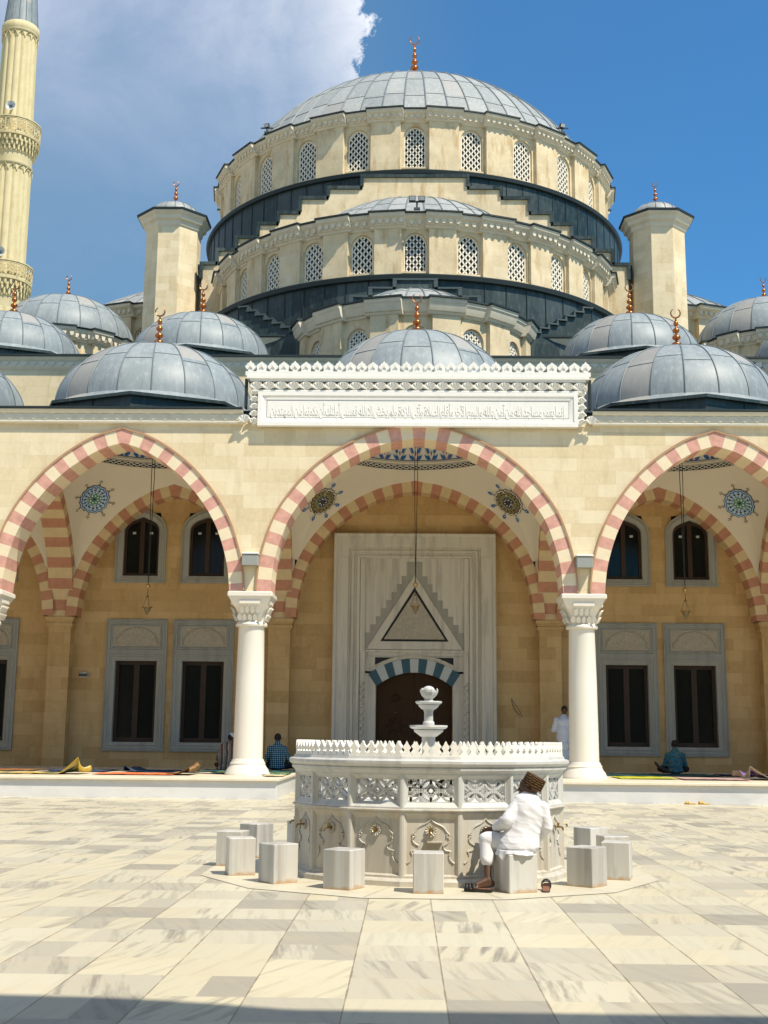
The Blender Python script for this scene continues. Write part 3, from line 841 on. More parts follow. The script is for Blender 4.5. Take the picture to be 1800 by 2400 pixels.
def outline_frame(mb, prof, fn, mat=0, closed=True):
    """prof: list of (outline, y); loft between successive outlines"""
    mb.rings([[fn(x,y,z) for x,z in o] for o, y in prof], mat, False, False, None, closed)
def make_windows(x):
    fn = lambda a,y,z: (x+a, y, z)
    w = MB(); y = YW
    # lower: rectangular grey marble surround with a carved panel above
    def rect(hw,z0,z1): return [(-hw,z0),(-hw,z1),(hw,z1),(hw,z0)]
    outline_frame(w, [(rect(.94,.92,4.94),y),(rect(.94,.92,4.94),y-.07),(rect(.91,.95,4.91),y-.085),(rect(.90,.96,4.90),y-.075),(rect(.90,.96,4.90),y-.06)], fn)
    def ring_face(o, i, yy):
        outline_frame(w, [(o,yy),(i,yy)], fn)
    ring_face(rect(.90,.96,4.90), rect(.855,1.0,4.86), y-.06)
    # lower opening mouldings
    outline_frame(w, [(rect(.855,1.0,3.90),y-.06),(rect(.855,1.0,3.90),y-.085),(rect(.82,1.035,3.865),y-.085),(rect(.79,1.065,3.835),y-.05),(rect(.76,1.09,3.80),y-.05),(rect(.74,1.11,3.78),y-.07),(rect(.645,1.20,3.66),y-.02),(rect(.645,1.20,3.66),y+.22)], fn)
    w.poly([fn(-.855,y-.06,3.90),fn(.855,y-.06,3.90),fn(.855,y-.06,3.96),fn(-.855,y-.06,3.96)])
    outline_frame(w, [(rect(.855,3.96,4.86),y-.06),(rect(.855,3.96,4.86),y-.085),(rect(.82,3.995,4.825),y-.085),(rect(.79,4.025,4.795),y-.04),(rect(.77,4.045,4.775),y-.04),(rect(.75,4.065,4.755),y-.065),(rect(.71,4.105,4.715),y-.03)], fn)
    win = w.build('lower_window', M['grey'], hall, sharp=20)
    r = MB(); r.poly([fn(p[0],y-.03,p[1]) for p in rect(.712,4.103,4.717)])
    arc = [(-.62,4.12)]+[(-.62*cos(pi*i/20), 4.16+.50*sin(pi*i/20)) for i in range(21)]+[(.62,4.12)]
    r.prism(arc, y-.05, y-.03, fn); r.tube([fn(px*1.03,y-.055,pz+.01) for px,pz in arc[1:-1]], .016, 5)
    r.build('carved_panel', M['relief'], win)
    f = MB(); yy = y+.16
    for x0,x1,z0,z1 in ((-.65,-.55,1.19,3.67),(.55,.65,1.19,3.67),(-.55,.55,3.55,3.67),(-.55,.55,1.19,1.33),(-.085,.085,1.33,3.55)):
        f.box(x+x0,x+x1,yy,yy+.08,z0,z1)
    f.build('wood_frame', M['frame'], win)
    g2 = MB(); g2.box(x-.55,x+.55,yy+.05,yy+.06,1.33,3.55); g2.build('pane', M['glass'], win)
    # upper: ogee window
    w = MB()
    A = ogee(.79,6.08,7.62,8.45); B_ = ogee(.75,6.12,7.60,8.40); C_ = ogee(.69,6.17,7.62,8.32); D_ = ogee(.64,6.22,7.65,8.26); E_ = ogee(.555,6.30,7.68,8.17)
    outline_frame(w, [(A,y),(A,y-.07),(B_,y-.07),(B_,y-.05),(C_,y-.075),(D_,y-.05),(E_,y-.02),(E_,y+.2)], fn)
    w.box(x-.80,x+.80,y-.09,y,6.075,6.125)
    up_ = w.build('upper_window', M['grey'], hall, sharp=20)
    bkd = MB(); bkd.prism(ogee(.60,6.27,7.66,8.20), y+.17, y+.18, fn); bkd.build('pane', M['glass'], up_)
    f = MB(); F2 = ogee(.475,6.40,7.68,8.06)
    outline_frame(f, [(E_,y+.17),(E_,y+.12),(F2,y+.12),(F2,y+.17)], fn)
    f.box(x-.07,x+.07,y+.11,y+.16,6.39,8.10); f.build('wood_frame', M['frame'], up_)
    t = MB()
    for s in (-1,1): t.box(x+s*.27-.05,x+s*.27+.05,y+.155,y+.165,7.64,7.71)
    t.build('paper_tag', M['box'], up_)
for x in WX: make_windows(x)

# portal
pf = MB(); yP = 37.98
def U(hw, zt, z0=0.): return [(-hw,z0),(-hw,zt),(hw,zt),(hw,z0)]
fnp = lambda a,y,z: (a,y,z)
outline_frame(pf, [(U(2.50,7.65),YW),(U(2.50,7.65),yP-.10),(U(2.47,7.62),yP-.12),(U(2.40,7.55),yP-.10),(U(2.40,7.55),yP-.06),(U(2.05,7.22),yP-.02),(U(2.02,7.19),yP+.05),(U(1.98,7.15),yP+.05),(U(1.95,7.12),yP-.0),(U(1.88,7.05),yP),(U(1.86,7.03),yP+.07),(U(1.80,6.98),yP+.07),(U(1.78,6.96),yP+.02),(U(1.70,6.90),yP+.02),(U(1.66,6.88),yP+.10)], fnp, closed=False)
for s in (-1,1): pf.box(s*2.22-.17, s*2.22+.17, yP-.075, yP, 0, 5.6); pf.box(s*2.22-.165, s*2.22+.165, yP-.06, yP, 5.6, 6.9)
pf.build('portal_frame', M['portal'], hall, sharp=20)
pf = MB(); yI = yP+.10
# upper field left and right of the stepped recess
pf.poly([(-1.66,yI,4.06),(1.66,yI,4.06),(1.66,yI,6.88),(-1.66,yI,6.88)])
for s in (-1,1): pf.box(s*1.60-.07,s*1.60+.07,yI-.06,yI,4.0,6.88)
pf.build('portal_field', M['portal'], hall)
pf = MB()
zz = [4.10,4.58,4.83,5.08,5.33,5.58,5.83,6.08,6.33]; xx = [1.52,1.36,1.19,1.03,.87,.71,.55,.40,.24]
for i, (z, x) in enumerate(zip(zz, xx)):
    z1 = zz[i+1] if i+1 < len(zz) else 6.78
    for s in (-1,1):
        xa = xx[i+1]-.12 if i+1 < len(xx) else 0
        pf.box(min(s*x,s*max(0,xa-.1)),max(s*x,s*max(0,xa-.1)),yI-.012,yI+.05,z,z1)
        # little niche cut at the end of each step
        pts = [(s*(x-.16),z1-.02),(s*(x-.02),z1-.02),(s*(x-.03),z1-.11),(s*(x-.09),z1-.19),(s*(x-.15),z1-.12)]
        pf.prism(pts, yI-.03, yI-.012, fnp)
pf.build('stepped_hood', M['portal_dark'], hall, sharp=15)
pf = MB()
def tri(hw,z0,zt): return [(-hw,z0),(0,zt),(hw,z0)]
pf.prism(tri(1.47,4.07,6.36), yI-.06, yI, fnp); 
tri_o = pf.build('portal_pediment', M['portal'], hall)
pf = MB()
outline_frame(pf, [(tri(1.05,4.31,5.98),yI-.065),(tri(.935,4.375,5.83),yI-.065)], fnp)
pf.build('black_border', M['black'], tri_o)
pf = MB(); pf.prism(tri(.93,4.378,5.825), yI-.07, yI-.05, fnp); pf.build('carved_text_panel', M['relief'], tri_o)
# door surround
pf = MB(); yD = yI+.02
pf.box(-1.66,1.66,yD,yD+.1,3.86,4.06); pf.box(-1.50,1.50,yD-.06,yD,3.98,4.05)
for s in (-1,1):
    pf.box(s*1.18 if s>0 else -1.66, 1.66 if s>0 else -1.18, yD-.0, yD+.1, 0, 3.4)
    pf.box(s*1.58-.075,s*1.58+.075,yD-.07,yD,0,4.0)
    pts = [(s*1.58+.05*cos(.9*i), yD-.09+.015*sin(.9*i), .1+.03*i) for i in range(100)]
    pf.tube(pts, .03, 5)
# spandrels with arch
def seg(hw, zs, zt, n=24):
    r = (hw*hw+(zt-zs)**2)/(2*(zt-zs)); c = zt-r; a = math.asin(hw/r)
    return [(r*sin(-a+2*a*i/n), c+r*cos(-a+2*a*i/n)) for i in range(n+1)]
o_ = seg(1.36,3.34,3.80); 
for a, c in zip(o_, o_[1:]): pf.poly([(a[0],yD,a[1]),(c[0],yD,c[1]),(c[0],yD,3.87),(a[0],yD,3.87)])
for s in (-1,1): pf.poly([(s*1.36,yD,3.34),(s*1.66,yD,3.34),(s*1.66,yD,3.87),(s*1.36,yD,3.87)])
pf.tube([(x,yD-.02,z+.05) for x,z in seg(1.34,3.40,3.83)], .035, 6)
pf.build('door_surround', M['portal'], hall, sharp=25)
pf = MB()
for s in (-1,1): pf.prism([(s*1.20,3.82),(s*1.20,3.60),(s*.95,3.72),(s*.62,3.82)], yD-.025, yD-.004, fnp)
pf.build('spandrel_inlay', M['black'], hall)
I_ = seg(1.155,2.94,3.37,11*3); O_ = seg(1.40,3.32,3.785,11*3); pf = MB()
for i in range(33):
    mat = 0 if (i//3) % 2 == 0 else 1
    q = [I_[i],I_[i+1],O_[i+1],O_[i]]
    pf.poly([(p[0],yD-.03,p[1]) for p in q], mat); pf.poly([(I_[i][0],yD-.03,I_[i][1]),(I_[i+1][0],yD-.03,I_[i+1][1]),(I_[i+1][0],yD+.35,I_[i+1][1]),(I_[i][0],yD+.35,I_[i][1])], mat)
    pf.poly([(O_[i][0],yD-.03,O_[i][1]),(O_[i+1][0],yD-.03,O_[i+1][1]),(O_[i+1][0],yD,O_[i+1][1]),(O_[i][0],yD,O_[i][1])], mat)
pf.build('door_arch', [M['tealstone'], M['bluewhite']], hall)
for s in (-1,1):
    d_ = MB()
    pts = [(0,0),(0,3.37)]+[(x,z) for x,z in seg(1.155,2.94,3.37,24) if x > .02]+[(1.155,0)]
    d_.prism([(s*x + s*.004,z) for x,z in pts], yD+.22, yD+.30, fnp)
    for (zc, rr) in ((2.6,.17),(1.75,.30),(.8,.3)):
        for k in range(8):
            a = 2*pi*k/8
            d_.tube([(s*.56+rr*sin(a),yD+.215,zc+rr*cos(a)),(s*.56+rr*sin(a+3*pi/4),yD+.215,zc+rr*cos(a+3*pi/4))], .012, 4)
    d_.box(min(s*.12,s*1.02),max(s*.12,s*1.02),yD+.205,yD+.22,2.28,2.32); d_.box(min(s*.12,s*1.02),max(s*.12,s*1.02),yD+.205,yD+.22,1.28,1.32)
    dl = d_.build('door_leaf', M['doorwood'], hall, sharp=20)
    h = MB(); h.ico((s*.56,yD+.19,2.16),(.025,.03,.025)); h.build('door_knob', M['brass'], dl)

cb = MB(); cb.tube(catmull([(3.02,1.9),(2.98,2.15),(3.0,2.35),(2.92,2.52)],6) and [(x,YW-.03,z) for x,z in catmull([(3.22,2.12),(3.10,2.22),(3.0,2.42),(2.97,2.62)],6)], .007, 5); cb.tube([(x,YW-.03,z) for x,z in catmull([(3.30,2.05),(3.18,2.30),(3.06,2.45),(2.97,2.62)],6)], .005, 5)
cb.build('loose_cable', M['iron'], hall)
# ------------------------------------------------------------------ lead domes of the portico
def make_finial(parent, base, h, balls=4, k=1.):
    x, y, z = base; mb = MB()
    prof = [(.10*k,z-.1),(.10*k,z),(.035*k,z+.03)]
    zt = z+h*.74; zz = z+.04; n = balls
    for i in range(n):
        hh = (zt-z)/n; r = (.125-.022*i)*k*(h/1.05)**.3; zc = z+hh*(i+.5)
        for t in (-1.2,-.75,-.3,.0,.3,.75,1.2): prof.append((max(r*cos(t),.022*k), zc+hh*.38*sin(t)/sin(1.2)))
        prof.append((.028*k, zc+hh*.48))
    prof.append((.012*k, zt+.06*h))
    mb.lathe(prof, x, y, 14)
    f = mb.build('finial', M['copper'], parent, sharp=60)
    mb = MB(); rr = .115*k*(h/1.05)**.3; pts=[]; rad=[]
    for i in range(17):
        a = R(-148)+R(296)*i/16
        pts.append((x+rr*sin(a), y, zt+.06*h+rr-rr*cos(a))); rad.append((.008+.016*cos(a/2.))*k)
    mb.tube(pts, rad, 6); c = mb.build('crescent', M['crescent'], f, sharp=60)
    return f
def oct_r(a, ap):
    q = ((a+pi/8+pi/8) % (pi/4)) - pi/8
    return ap/cos(q)
def dome_mb(cx, cy, z, r, rise, ribs, rows, n=96, rib=.03, flare=None, tmax=pi/2, rot=0., seamrow=True, a0=0., a1=2*pi, lower=None):
    """ribbed lead shell; mats 0 sheet, 1 seams"""
    mb = MB(); K = 20
    prof = [(max(r*cos(tmax*i/K),.0 if i<K else .02), z+rise*sin(tmax*i/K)/sin(tmax)) for i in range(K+1)]
    if lower: prof = lower+prof
    mb.lathe(prof, cx, cy, n, a0, a1, 0, us=(ribs, rows))
    full = abs(a1-a0-2*pi) < 1e-6
    nr = int(round(ribs*(a1-a0)/(2*pi)))
    for i in range(nr+(0 if full else 1)):
        a = a0+(a1-a0)*(i+.5 if full else i)/nr
        stop = K if i % 2 == 0 else K-2
        off = .0
        mb.tube([(cx+(q[0]+.01)*sin(a), cy-(q[0]+.01)*cos(a), q[1]+.008) for q in prof[:len(prof)-(K-stop)]], rib, 5, 1)
        if seamrow:
            for j in range(1, rows):
                f = (j + (.0 if i % 2 else .22))/rows
                p = f*(len(prof)-1); k = int(p); t = p-k
                rr = prof[k][0]+(prof[k+1][0]-prof[k][0])*t; zz = prof[k][1]+(prof[k+1][1]-prof[k][1])*t
                if rr < r*.2: continue
                da = (a1-a0)/nr
                mb.tube([(cx+(rr+.006)*sin(a+da*s/4), cy-(rr+.006)*cos(a+da*s/4), zz+.004) for s in range(5)], rib*.55, 4, 1)
    return mb
def bay_dome(parent, cx, cy, z, ap, r, rise, hx, hy, zroof, fin=1.05):
    """octagonal lead skirt with a round dome and finial"""
    root = bpy.data.objects.new('lead_dome', None); COL.objects.link(root); root.parent = parent
    o = ORG[parent.name]; root.location = (cx-o.x, cy-o.y, z-o.z); ORG[root.name] = Vector((cx,cy,z))
    mb = dome_mb(cx, cy, z+.20, r, rise-.2, 20, 3, rib=.017)
    rs = []
    for k in (0.,.5,1.):
        rs.append([(cx+(oct_r(2*pi*i/96,ap)*(1-k)+(r+.005)*k)*sin(2*pi*i/96), cy-(oct_r(2*pi*i/96,ap)*(1-k)+(r+.005)*k)*cos(2*pi*i/96), z+.06+.16*k**1.5) for i in range(96)])
    mb.rings(rs, 0, uv=lambda i,j: (20*j/96., .2*i/2))
    mb.build('dome_shell', [M['lead'], M['seam']], root, sharp=30)
    sk = MB()
    sk.rings([[(cx+oct_r(2*pi*i/96,a_)*sin(2*pi*i/96), cy-oct_r(2*pi*i/96,a_)*cos(2*pi*i/96), zz) for i in range(96)] for a_, zz in ((ap-.10,zroof-.05),(ap-.10,z-.02),(ap+.03,z-.02),(ap+.03,z+.065),(ap-.03,z+.066))], 0)
    for i in range(8):
        a = pi/8+pi/4*i; c = oct_r(a, ap-.09)
        sk.tube([(cx+c*sin(a),cy-c*cos(a),zroof),(cx+c*sin(a),cy-c*cos(a),z)], .025, 4)
    sk.build('dome_skirt', M['lead_dark'], root, sharp=20)
    make_finial(root, (cx,cy,z+rise+.08), fin*1.1, 4, 1.15)
    return root
rf = MB()
for bx, kind in BAYS:
    zz = 9.60 if kind == 's' else 9.95
    hx = 4.13 if kind=='c' else 3.37
    N = 96; rs = []
    for k in (0,1):
        ring = []
        for i in range(N):
            a = 2*pi*i/N; t = min(hx/max(abs(sin(a)),1e-6), 3.87/max(abs(cos(a)),1e-6))
            rr = 2.75*(1-k)+t*k; ring.append((bx+rr*sin(a), 34.37-rr*cos(a), zz-.06*k))
        rs.append(ring)
    rf.rings(rs)
    if kind == 'c':
        for s in (-1,1): rf.box(s*4.13-.1,s*4.13+.1,YF+.3,YW,9.4,10.06)
    rf.box(bx-hx,bx+hx,YF+.05,YF+.12,zz-.3,zz-.02)
rf.build('roof', M['lead_dark'], portico, flip=False)
for bx, kind in BAYS:
    if kind == 's': bay_dome(portico, bx, 34.4, 10.18, 3.02, 2.86, 2.27, 3.4, 3.4, 9.58)
    else: bay_dome(portico, bx, 34.4, 10.46, 3.02, 2.80, 2.42, 4., 3.4, 10.0)

# ------------------------------------------------------------------ hall block and its aisle domes
HZ = 13.35
b = MB()
b.box(-22,22,YW+.7,90,0,HZ-.25)
b.poly([(-22,YW,ZC1-.1),(22,YW,ZC1-.1),(22,YW,HZ-.3),(-22,YW,HZ-.3)])
for s in (-1,1):
    b.poly([(s*18,YW,0),(s*22,YW,0),(s*22,YW,ZC1),(s*18,YW,ZC1)])
    b.poly([(s*22,YW,0),(s*22,YW+1,0),(s*22,YW+1,HZ-.3),(s*22,YW,HZ-.3)])
b.build('hall_wall', M['stone'], hall, flip=False)
cn = MB()
prof = [(0,HZ-.42),(.06,HZ-.36),(.10,HZ-.30),(.10,HZ-.14),(.18,HZ-.06),(.20,HZ)]
cn.rings([[(-22,YW-p,z) for p,z in prof],[(22,YW-p,z) for p,z in prof]], 0, False, False, None, False)
for i in range(146):
    xc = -21.9+i*.30; cn.prism([(xc-.12,HZ-.15),(xc-.1,HZ-.22),(xc,HZ-.29),(xc+.1,HZ-.22),(xc+.12,HZ-.15)], YW-.135, YW-.09, yz)
cn.build('hall_cornice', M['frieze'], hall, sharp=25)
b = MB(); b.box(-22,22,YW-.26,90,HZ+.004,HZ+.07); b.build('hall_roof', M['lead_edge'], hall)
for x in (-14.2,-7.5,7.5,14.2):
    bay_dome(hall, x, 41.5, 13.95, 2.58, 2.43, 1.97, 3, 3, 13.4)

# ------------------------------------------------------------------ drums
def circ_frame(cx, cy, a):
    """local (x along tangent, y outward, z)"""
    return lambda x, y, z: (cx + y*sin(a) + x*cos(a), cy - y*cos(a) + x*sin(a), z)
def round_arch(hw, z0, zs, zt, n=14):
    pts = [(-hw,z0)]
    for i in range(n+1):
        t = pi*i/n; x = -hw*cos(t); z = zs+(zt-zs)*(sin(t)**.92)
        pts.append((x,z))
    return pts+[(hw,z0)]
def grille(mb, fn, hw, z0, zs, zt, y, cell, wbar):
    """lattice of rounded diamonds clipped to an arch"""
    ol = round_arch(hw, z0, zs, zt, 16)
    def inside(x, z):
        if z < z0 or abs(x) > hw: return False
        if z <= zs: return True
        return (x/hw)**2 + ((z-zs)/(zt-zs))**2 <= 1.02
    cx_, cz_ = cell, cell*1.12
    nx = int(hw/cx_)+2; nz = int((zt-z0)/cz_)+2
    for i in range(-nx*2, nx*2+1):
        for j in range(nz*2+1):
            if (i+j) % 2: continue
            X, Z = i*cx_/2., z0+j*cz_/2.
            for sx_ in (-1,1):
                P = []
                for t in range(5):
                    u = t/4.; bow = .06*cell*sin(2*pi*u)
                    P.append((X+sx_*cx_/2*u+bow*sx_*.6, Z+cz_/2*u-bow*.6))
                if not (inside(*P[0]) or inside(*P[-1])): continue
                for (a, c) in zip(P, P[1:]):
                    if not (inside(*a) and inside(*c)): continue
                    dx_, dz_ = c[0]-a[0], c[1]-a[1]; l = math.hypot(dx_,dz_); px, pz = -dz_/l*wbar, dx_/l*wbar
                    q = [(a[0]-px,a[1]-pz),(c[0]-px,c[1]-pz),(c[0]+px,c[1]+pz),(a[0]+px,a[1]+pz)]
                    mb.poly([fn(x,y+.05,z) for x,z in q])
                    for e, f in ((0,1),(2,3)):
                        mb.poly([fn(q[e][0],y+.05,q[e][1]),fn(q[f][0],y+.05,q[f][1]),fn(q[f][0],y,q[f][1]),fn(q[e][0],y,q[e][1])])
    o2 = [(x*.93, z0+(z-z0)*.975+.02) for x,z in ol]
    mb.rings([[fn(x,y+.06,z) for x,z in ol],[fn(x,y+.06,z) for x,z in o2],[fn(x,y,z) for x,z in o2]], 0, closed=False)
    mb.box(0,0,0,0,0,0) if False else None
    mb.prism([(-hw,z0),(-hw,z0+.05),(hw,z0+.05),(hw,z0)], y+.06, y, fn)
DETAIL = []
def drum(parent, name, cx, cy, Rw, zb, z0, zs, zt, zc0, zc1, angles, step, whw, pil_w, proud=.20, win=True, cornice_out=.42, tag_='drum', cell=.21, teeth=True):
    wall = MB(); cor = MB(); ledge = MB()
    W2 = Rw*math.tan(step/2)                       # half chord of one bay
    pw = pil_w/2
    for a in angles:
        fn = circ_frame(cx, cy, a)
        D = .26; y = Rw; hw = whw
        A = round_arch(hw, z0, zs, zt, 14)
        # recessed panel with opening
        wx = W2-pw*.5+.12
        if win:
            wall.poly([fn(-wx,y,zb),fn(wx,y,zb),fn(wx,y,z0),fn(-wx,y,z0)])
            wall.poly([fn(-wx,y,z0),fn(-hw,y,z0),fn(-hw,y,zs),fn(-wx,y,zs)]); wall.poly([fn(hw,y,z0),fn(wx,y,z0),fn(wx,y,zs),fn(hw,y,zs)])
            top = zc0+.1
            wall.poly([fn(-wx,y,zs),fn(-hw,y,zs),fn(-hw,y,top),fn(-wx,y,top)]); wall.poly([fn(hw,y,zs),fn(wx,y,zs),fn(wx,y,top),fn(hw,y,top)])
            for p, q in zip(A[1:-1], A[2:-1]):
                wall.poly([fn(p[0],y,p[1]),fn(q[0],y,q[1]),fn(q[0],y,top),fn(p[0],y,top)])
            # stepped reveal
            B_ = [(x*.9, z0+(z-z0)*.975) for x,z in A]
            wall.rings([[fn(x,y,z) for x,z in A],[fn(x,y-.08,z) for x,z in A],[fn(x,y-.08,z) for x,z in B_],[fn(x,y-D,z) for x,z in B_]], 0, closed=False)
            wall.prism([(-hw-.05,z0-.07),(-hw-.05,z0),(hw+.05,z0),(hw+.05,z0-.07)], y+.04, y-.3, fn)
            g_ = MB(); grille(g_, fn, hw*.9, z0+.0, zs, z0+(zt-z0)*.975, y-.15, cell, .027)
            DETAIL.append((g_, fn, y, hw, z0, zs, zt))
        else:
            wall.poly([fn(-wx,y,zb),fn(wx,y,zb),fn(wx,y,zc0+.1),fn(-wx,y,zc0+.1)])
        # cornice over the window
        def cprof(base, out):
            return [(base-.1,zc0-.02),(base+.04,zc0),(base+.08,zc0+.08),(base+.14,zc0+.10),(base+.20,zc0+.24),(base+.22,zc0+.30),(base+out-.04,zc1-.16),(base+out,zc1-.12),(base+out,zc1),(base-.1,zc1+.03)]
        def crun(x0, x1, base, f2):
            pr = cprof(base, cornice_out)
            cor.rings([[f2(x0,p,z) for p,z in pr],[f2(x1,p,z) for p,z in pr]], 0, False, False, None, False)
            for xx_ in (x0, x1): cor.poly([f2(xx_,p,z) for p,z in pr])
            n = max(2, int((x1-x0)/.27)) if teeth else 0
            for i in range(n):
                xc = x0+(i+.5)*(x1-x0)/n; h = .085
                P = [(xc-h,zc1-.17),(xc-h,zc0+.22),(xc-h*.5,zc0+.13),(xc+h*.5,zc0+.13),(xc+h,zc0+.22),(xc+h,zc1-.17)]
                cor.prism(P, base+.255, base+.1, f2)
            eo = cornice_out+.07
            ledge.rings([[f2(x0-.03,base-.1,zc1+.05),f2(x0-.03,base+eo,zc1+.005),f2(x0-.03,base+eo,zc1+.065),f2(x0-.03,base-.1,zc1+.14)],
                         [f2(x1+.03,base-.1,zc1+.05),f2(x1+.03,base+eo,zc1+.005),f2(x1+.03,base+eo,zc1+.065),f2(x1+.03,base-.1,zc1+.14)]], 0, True, True)
        crun(-wx, wx, Rw, fn)
    # pilaster panels half way between the windows
    pa = [a-step/2 for a in angles]+[angles[-1]+step/2]
    for a in pa:
        f2 = circ_frame(cx, cy, a); y = Rw/cos(step/2)*1.0+proud
        P = [(-pw,y-.5),(-pw,y),(pw,y),(pw,y-.5)]
        wall.rings([[f2(x,q,zb) for x,q in P],[f2(x,q,zc0+.1) for x,q in P]], 0, closed=False)
        pr_base = y
        pr = [(pr_base-.1,zc0-.02),(pr_base+.04,zc0),(pr_base+.08,zc0+.08),(pr_base+.14,zc0+.10),(pr_base+.20,zc0+.24),(pr_base+.22,zc0+.30),(pr_base+cornice_out-.04,zc1-.16),(pr_base+cornice_out,zc1-.12),(pr_base+cornice_out,zc1),(pr_base-.3,zc1+.03)]
        e = .16
        cor.rings([[f2(-pw-e,p,z) for p,z in pr],[f2(pw+e,p,z) for p,z in pr]], 0, False, False, None, False)
        for xx_ in (-pw-e, pw+e): cor.poly([f2(xx_,p,z) for p,z in pr]+[f2(xx_,pr_base-.5,zc1),f2(xx_,pr_base-.5,zc0)])
        n = max(2, int((2*pw+2*e)/.27)) if teeth else 0
        for i in range(n):
            xc = -pw-e+(i+.5)*(2*pw+2*e)/n; h = .085
            cor.prism([(xc-h,zc1-.17),(xc-h,zc0+.22),(xc-h*.5,zc0+.13),(xc+h*.5,zc0+.13),(xc+h,zc0+.22),(xc+h,zc1-.17)], pr_base+.255, pr_base+.1, f2)
        eo = cornice_out+.07
        ledge.rings([[f2(x,pr_base-.6,zc1+.05),f2(x,pr_base+eo,zc1+.005),f2(x,pr_base+eo,zc1+.065),f2(x,pr_base-.6,zc1+.14)] for x in (-pw-e-.04,pw+e+.04)], 0, True, True)
    wo = wall.build(name, M['drum'], parent, sharp=20, flip=False)
    cor.build('drum_cornice', M['cornice'], wo, sharp=30)
    ledge.build('cornice_edge', M['lead_edge'], wo)
    for g_, fn, y, hw, z0_, zs_, zt_ in DETAIL:
        wo_ = g_.build('drum_window', M['grille'], parent, sharp=20)
        p = MB(); p.prism(round_arch(hw, z0_-.02, zs_, zt_, 12), y-.21, y-.27, fn); p.build('pane', M['dglass'], wo_)
    DETAIL.clear()
    return wo
# main drum and dome
drum(hall, 'main_drum', 0, 64, 10.3, 26.4, 27.52, 28.97, 29.58, 29.76, 30.26, [R(15*k) for k in range(-6,7)], R(15), .54, 1.40, proud=.10, cornice_out=.36, cell=.27)
b = MB(); b.lathe([(10.05,22),(10.05,30.45)], 0, 64, 96); b.build('drum_core', M['drum'], hall)
Rs, zc = 11.4, 25.2
t0 = math.asin((30.30-zc)/Rs)
mb = MB(); prof = [(10.55,30.36)]+[(Rs*cos(t0+(pi/2-t0)*i/24) if i<24 else .03, zc+Rs*sin(t0+(pi/2-t0)*i/24)) for i in range(25)]
NR, NROW = 60, 6
mb.lathe(prof, 0, 64, 180, us=(NR, NROW))
for i in range(NR):
    a = 2*pi*(i+.5)/NR; stop = 25 if i % 4 == 0 else 23 if i % 2 == 0 else 19
    mb.tube([(( q[0]+.01)*sin(a), 64-(q[0]+.01)*cos(a), q[1]+.012) for q in prof[:stop]], .036, 5, 1)
    for j in range(1, NROW):
        f = (j+(.0 if i % 2 else .12))/NROW*24; k = int(f); t = f-k
        rr = prof[k][0]+(prof[k+1][0]-prof[k][0])*t; zz = prof[k][1]+(prof[k+1][1]-prof[k][1])*t
        if rr < 2: continue
        mb.tube([((rr+.006)*sin(a+2*pi/NR*s/3), 64-(rr+.006)*cos(a+2*pi/NR*s/3), zz) for s in range(4)], .02, 4, 1)
md = mb.build('main_dome', [M['lead_pale'], M['seam']], hall, sharp=40)
make_finial(md, (0,64,zc+Rs+1.35), 2.55, 5, 1.75)
b = MB(); b.lathe([(.3,zc+Rs-.1),(.16,zc+Rs+.4),(.13,zc+Rs+1.4)], 0, 64, 16); b.build('finial_stem', M['copper'], md)
# dark lead tier below the main drum
def dark_tier(name, cx, cy, Rr, z0, zr, Rin, a0, a1, n=120, nseam=44):
    mb = MB()
    mb.lathe([(Rr-.12,z0),(Rr-.12,zr-.22)], cx, cy, n, a0, a1, us=(nseam,3))
    mb.lathe([(Rr-.12,zr-.22),(Rr+.02,zr-.20),(Rr+.06,zr-.04),(Rr+.02,zr),(Rin,zr+.32)], cx, cy, n, a0, a1, us=(nseam,1), mat=1)
    for i in range(nseam+1):
        a = a0+(a1-a0)*i/nseam
        mb.tube([(cx+(Rr-.115)*sin(a),cy-(Rr-.115)*cos(a),z0),(cx+(Rr-.115)*sin(a),cy-(Rr-.115)*cos(a),zr-.2)], .03, 4, 1)
    return mb.build(name, [M['lead_dark'], M['lead_edge']], hall, sharp=30, flip=False)
dark_tier('main_tier', 0, 64, 11.15, 20, 27.02, 10.2, R(-100), R(100))
# stepped gable of the great arch
def stepped(name, steps, y0, y1, zb, cap=.15, mat='drum', fn=None, capm='lead_dark', front=.10):
    """steps [(x_outer, z_top)] from the centre outwards, mirrored"""
    wl = MB(); cp = MB(); x0 = 0.
    fn = fn or yz
    px = 0.
    for i, (x, z) in enumerate(steps):
        for s in ((-1,1)):
            a, c = sorted((s*px, s*x))
            if i == 0 and s == -1: continue
            if i == 0: a, c = -x, x
            wl.box(a, c, y0, y1, zb, z-cap)
            zn = steps[i+1][1] if i+1 < len(steps) else z-.8
            cp.box(a-(.10 if s<0 or i==0 else -.10), c+(.10 if s>0 or i==0 else -.10), y0-front, y1+.02, z-cap, z)
            for ss in ((-1,1) if i==0 else (s,)):
                xe = ss*x
                cp.box(xe-.075+ss*.025, xe+.075+ss*.025, y0-front+.004, y1+.01, zn+.003, z-cap-.003)
        px = x
    wo = wl.build(name, M[mat], hall)
    cp.build('step_capping', M[capm], wo)
stepped('stepped_gable', [(2.36,26.50),(3.88,25.93),(5.13,25.44),(6.11,24.72),(7.00,24.20),(7.95,23.55),(8.8,22.95),(9.5,22.3)], 52.35, 53.2, 18.)
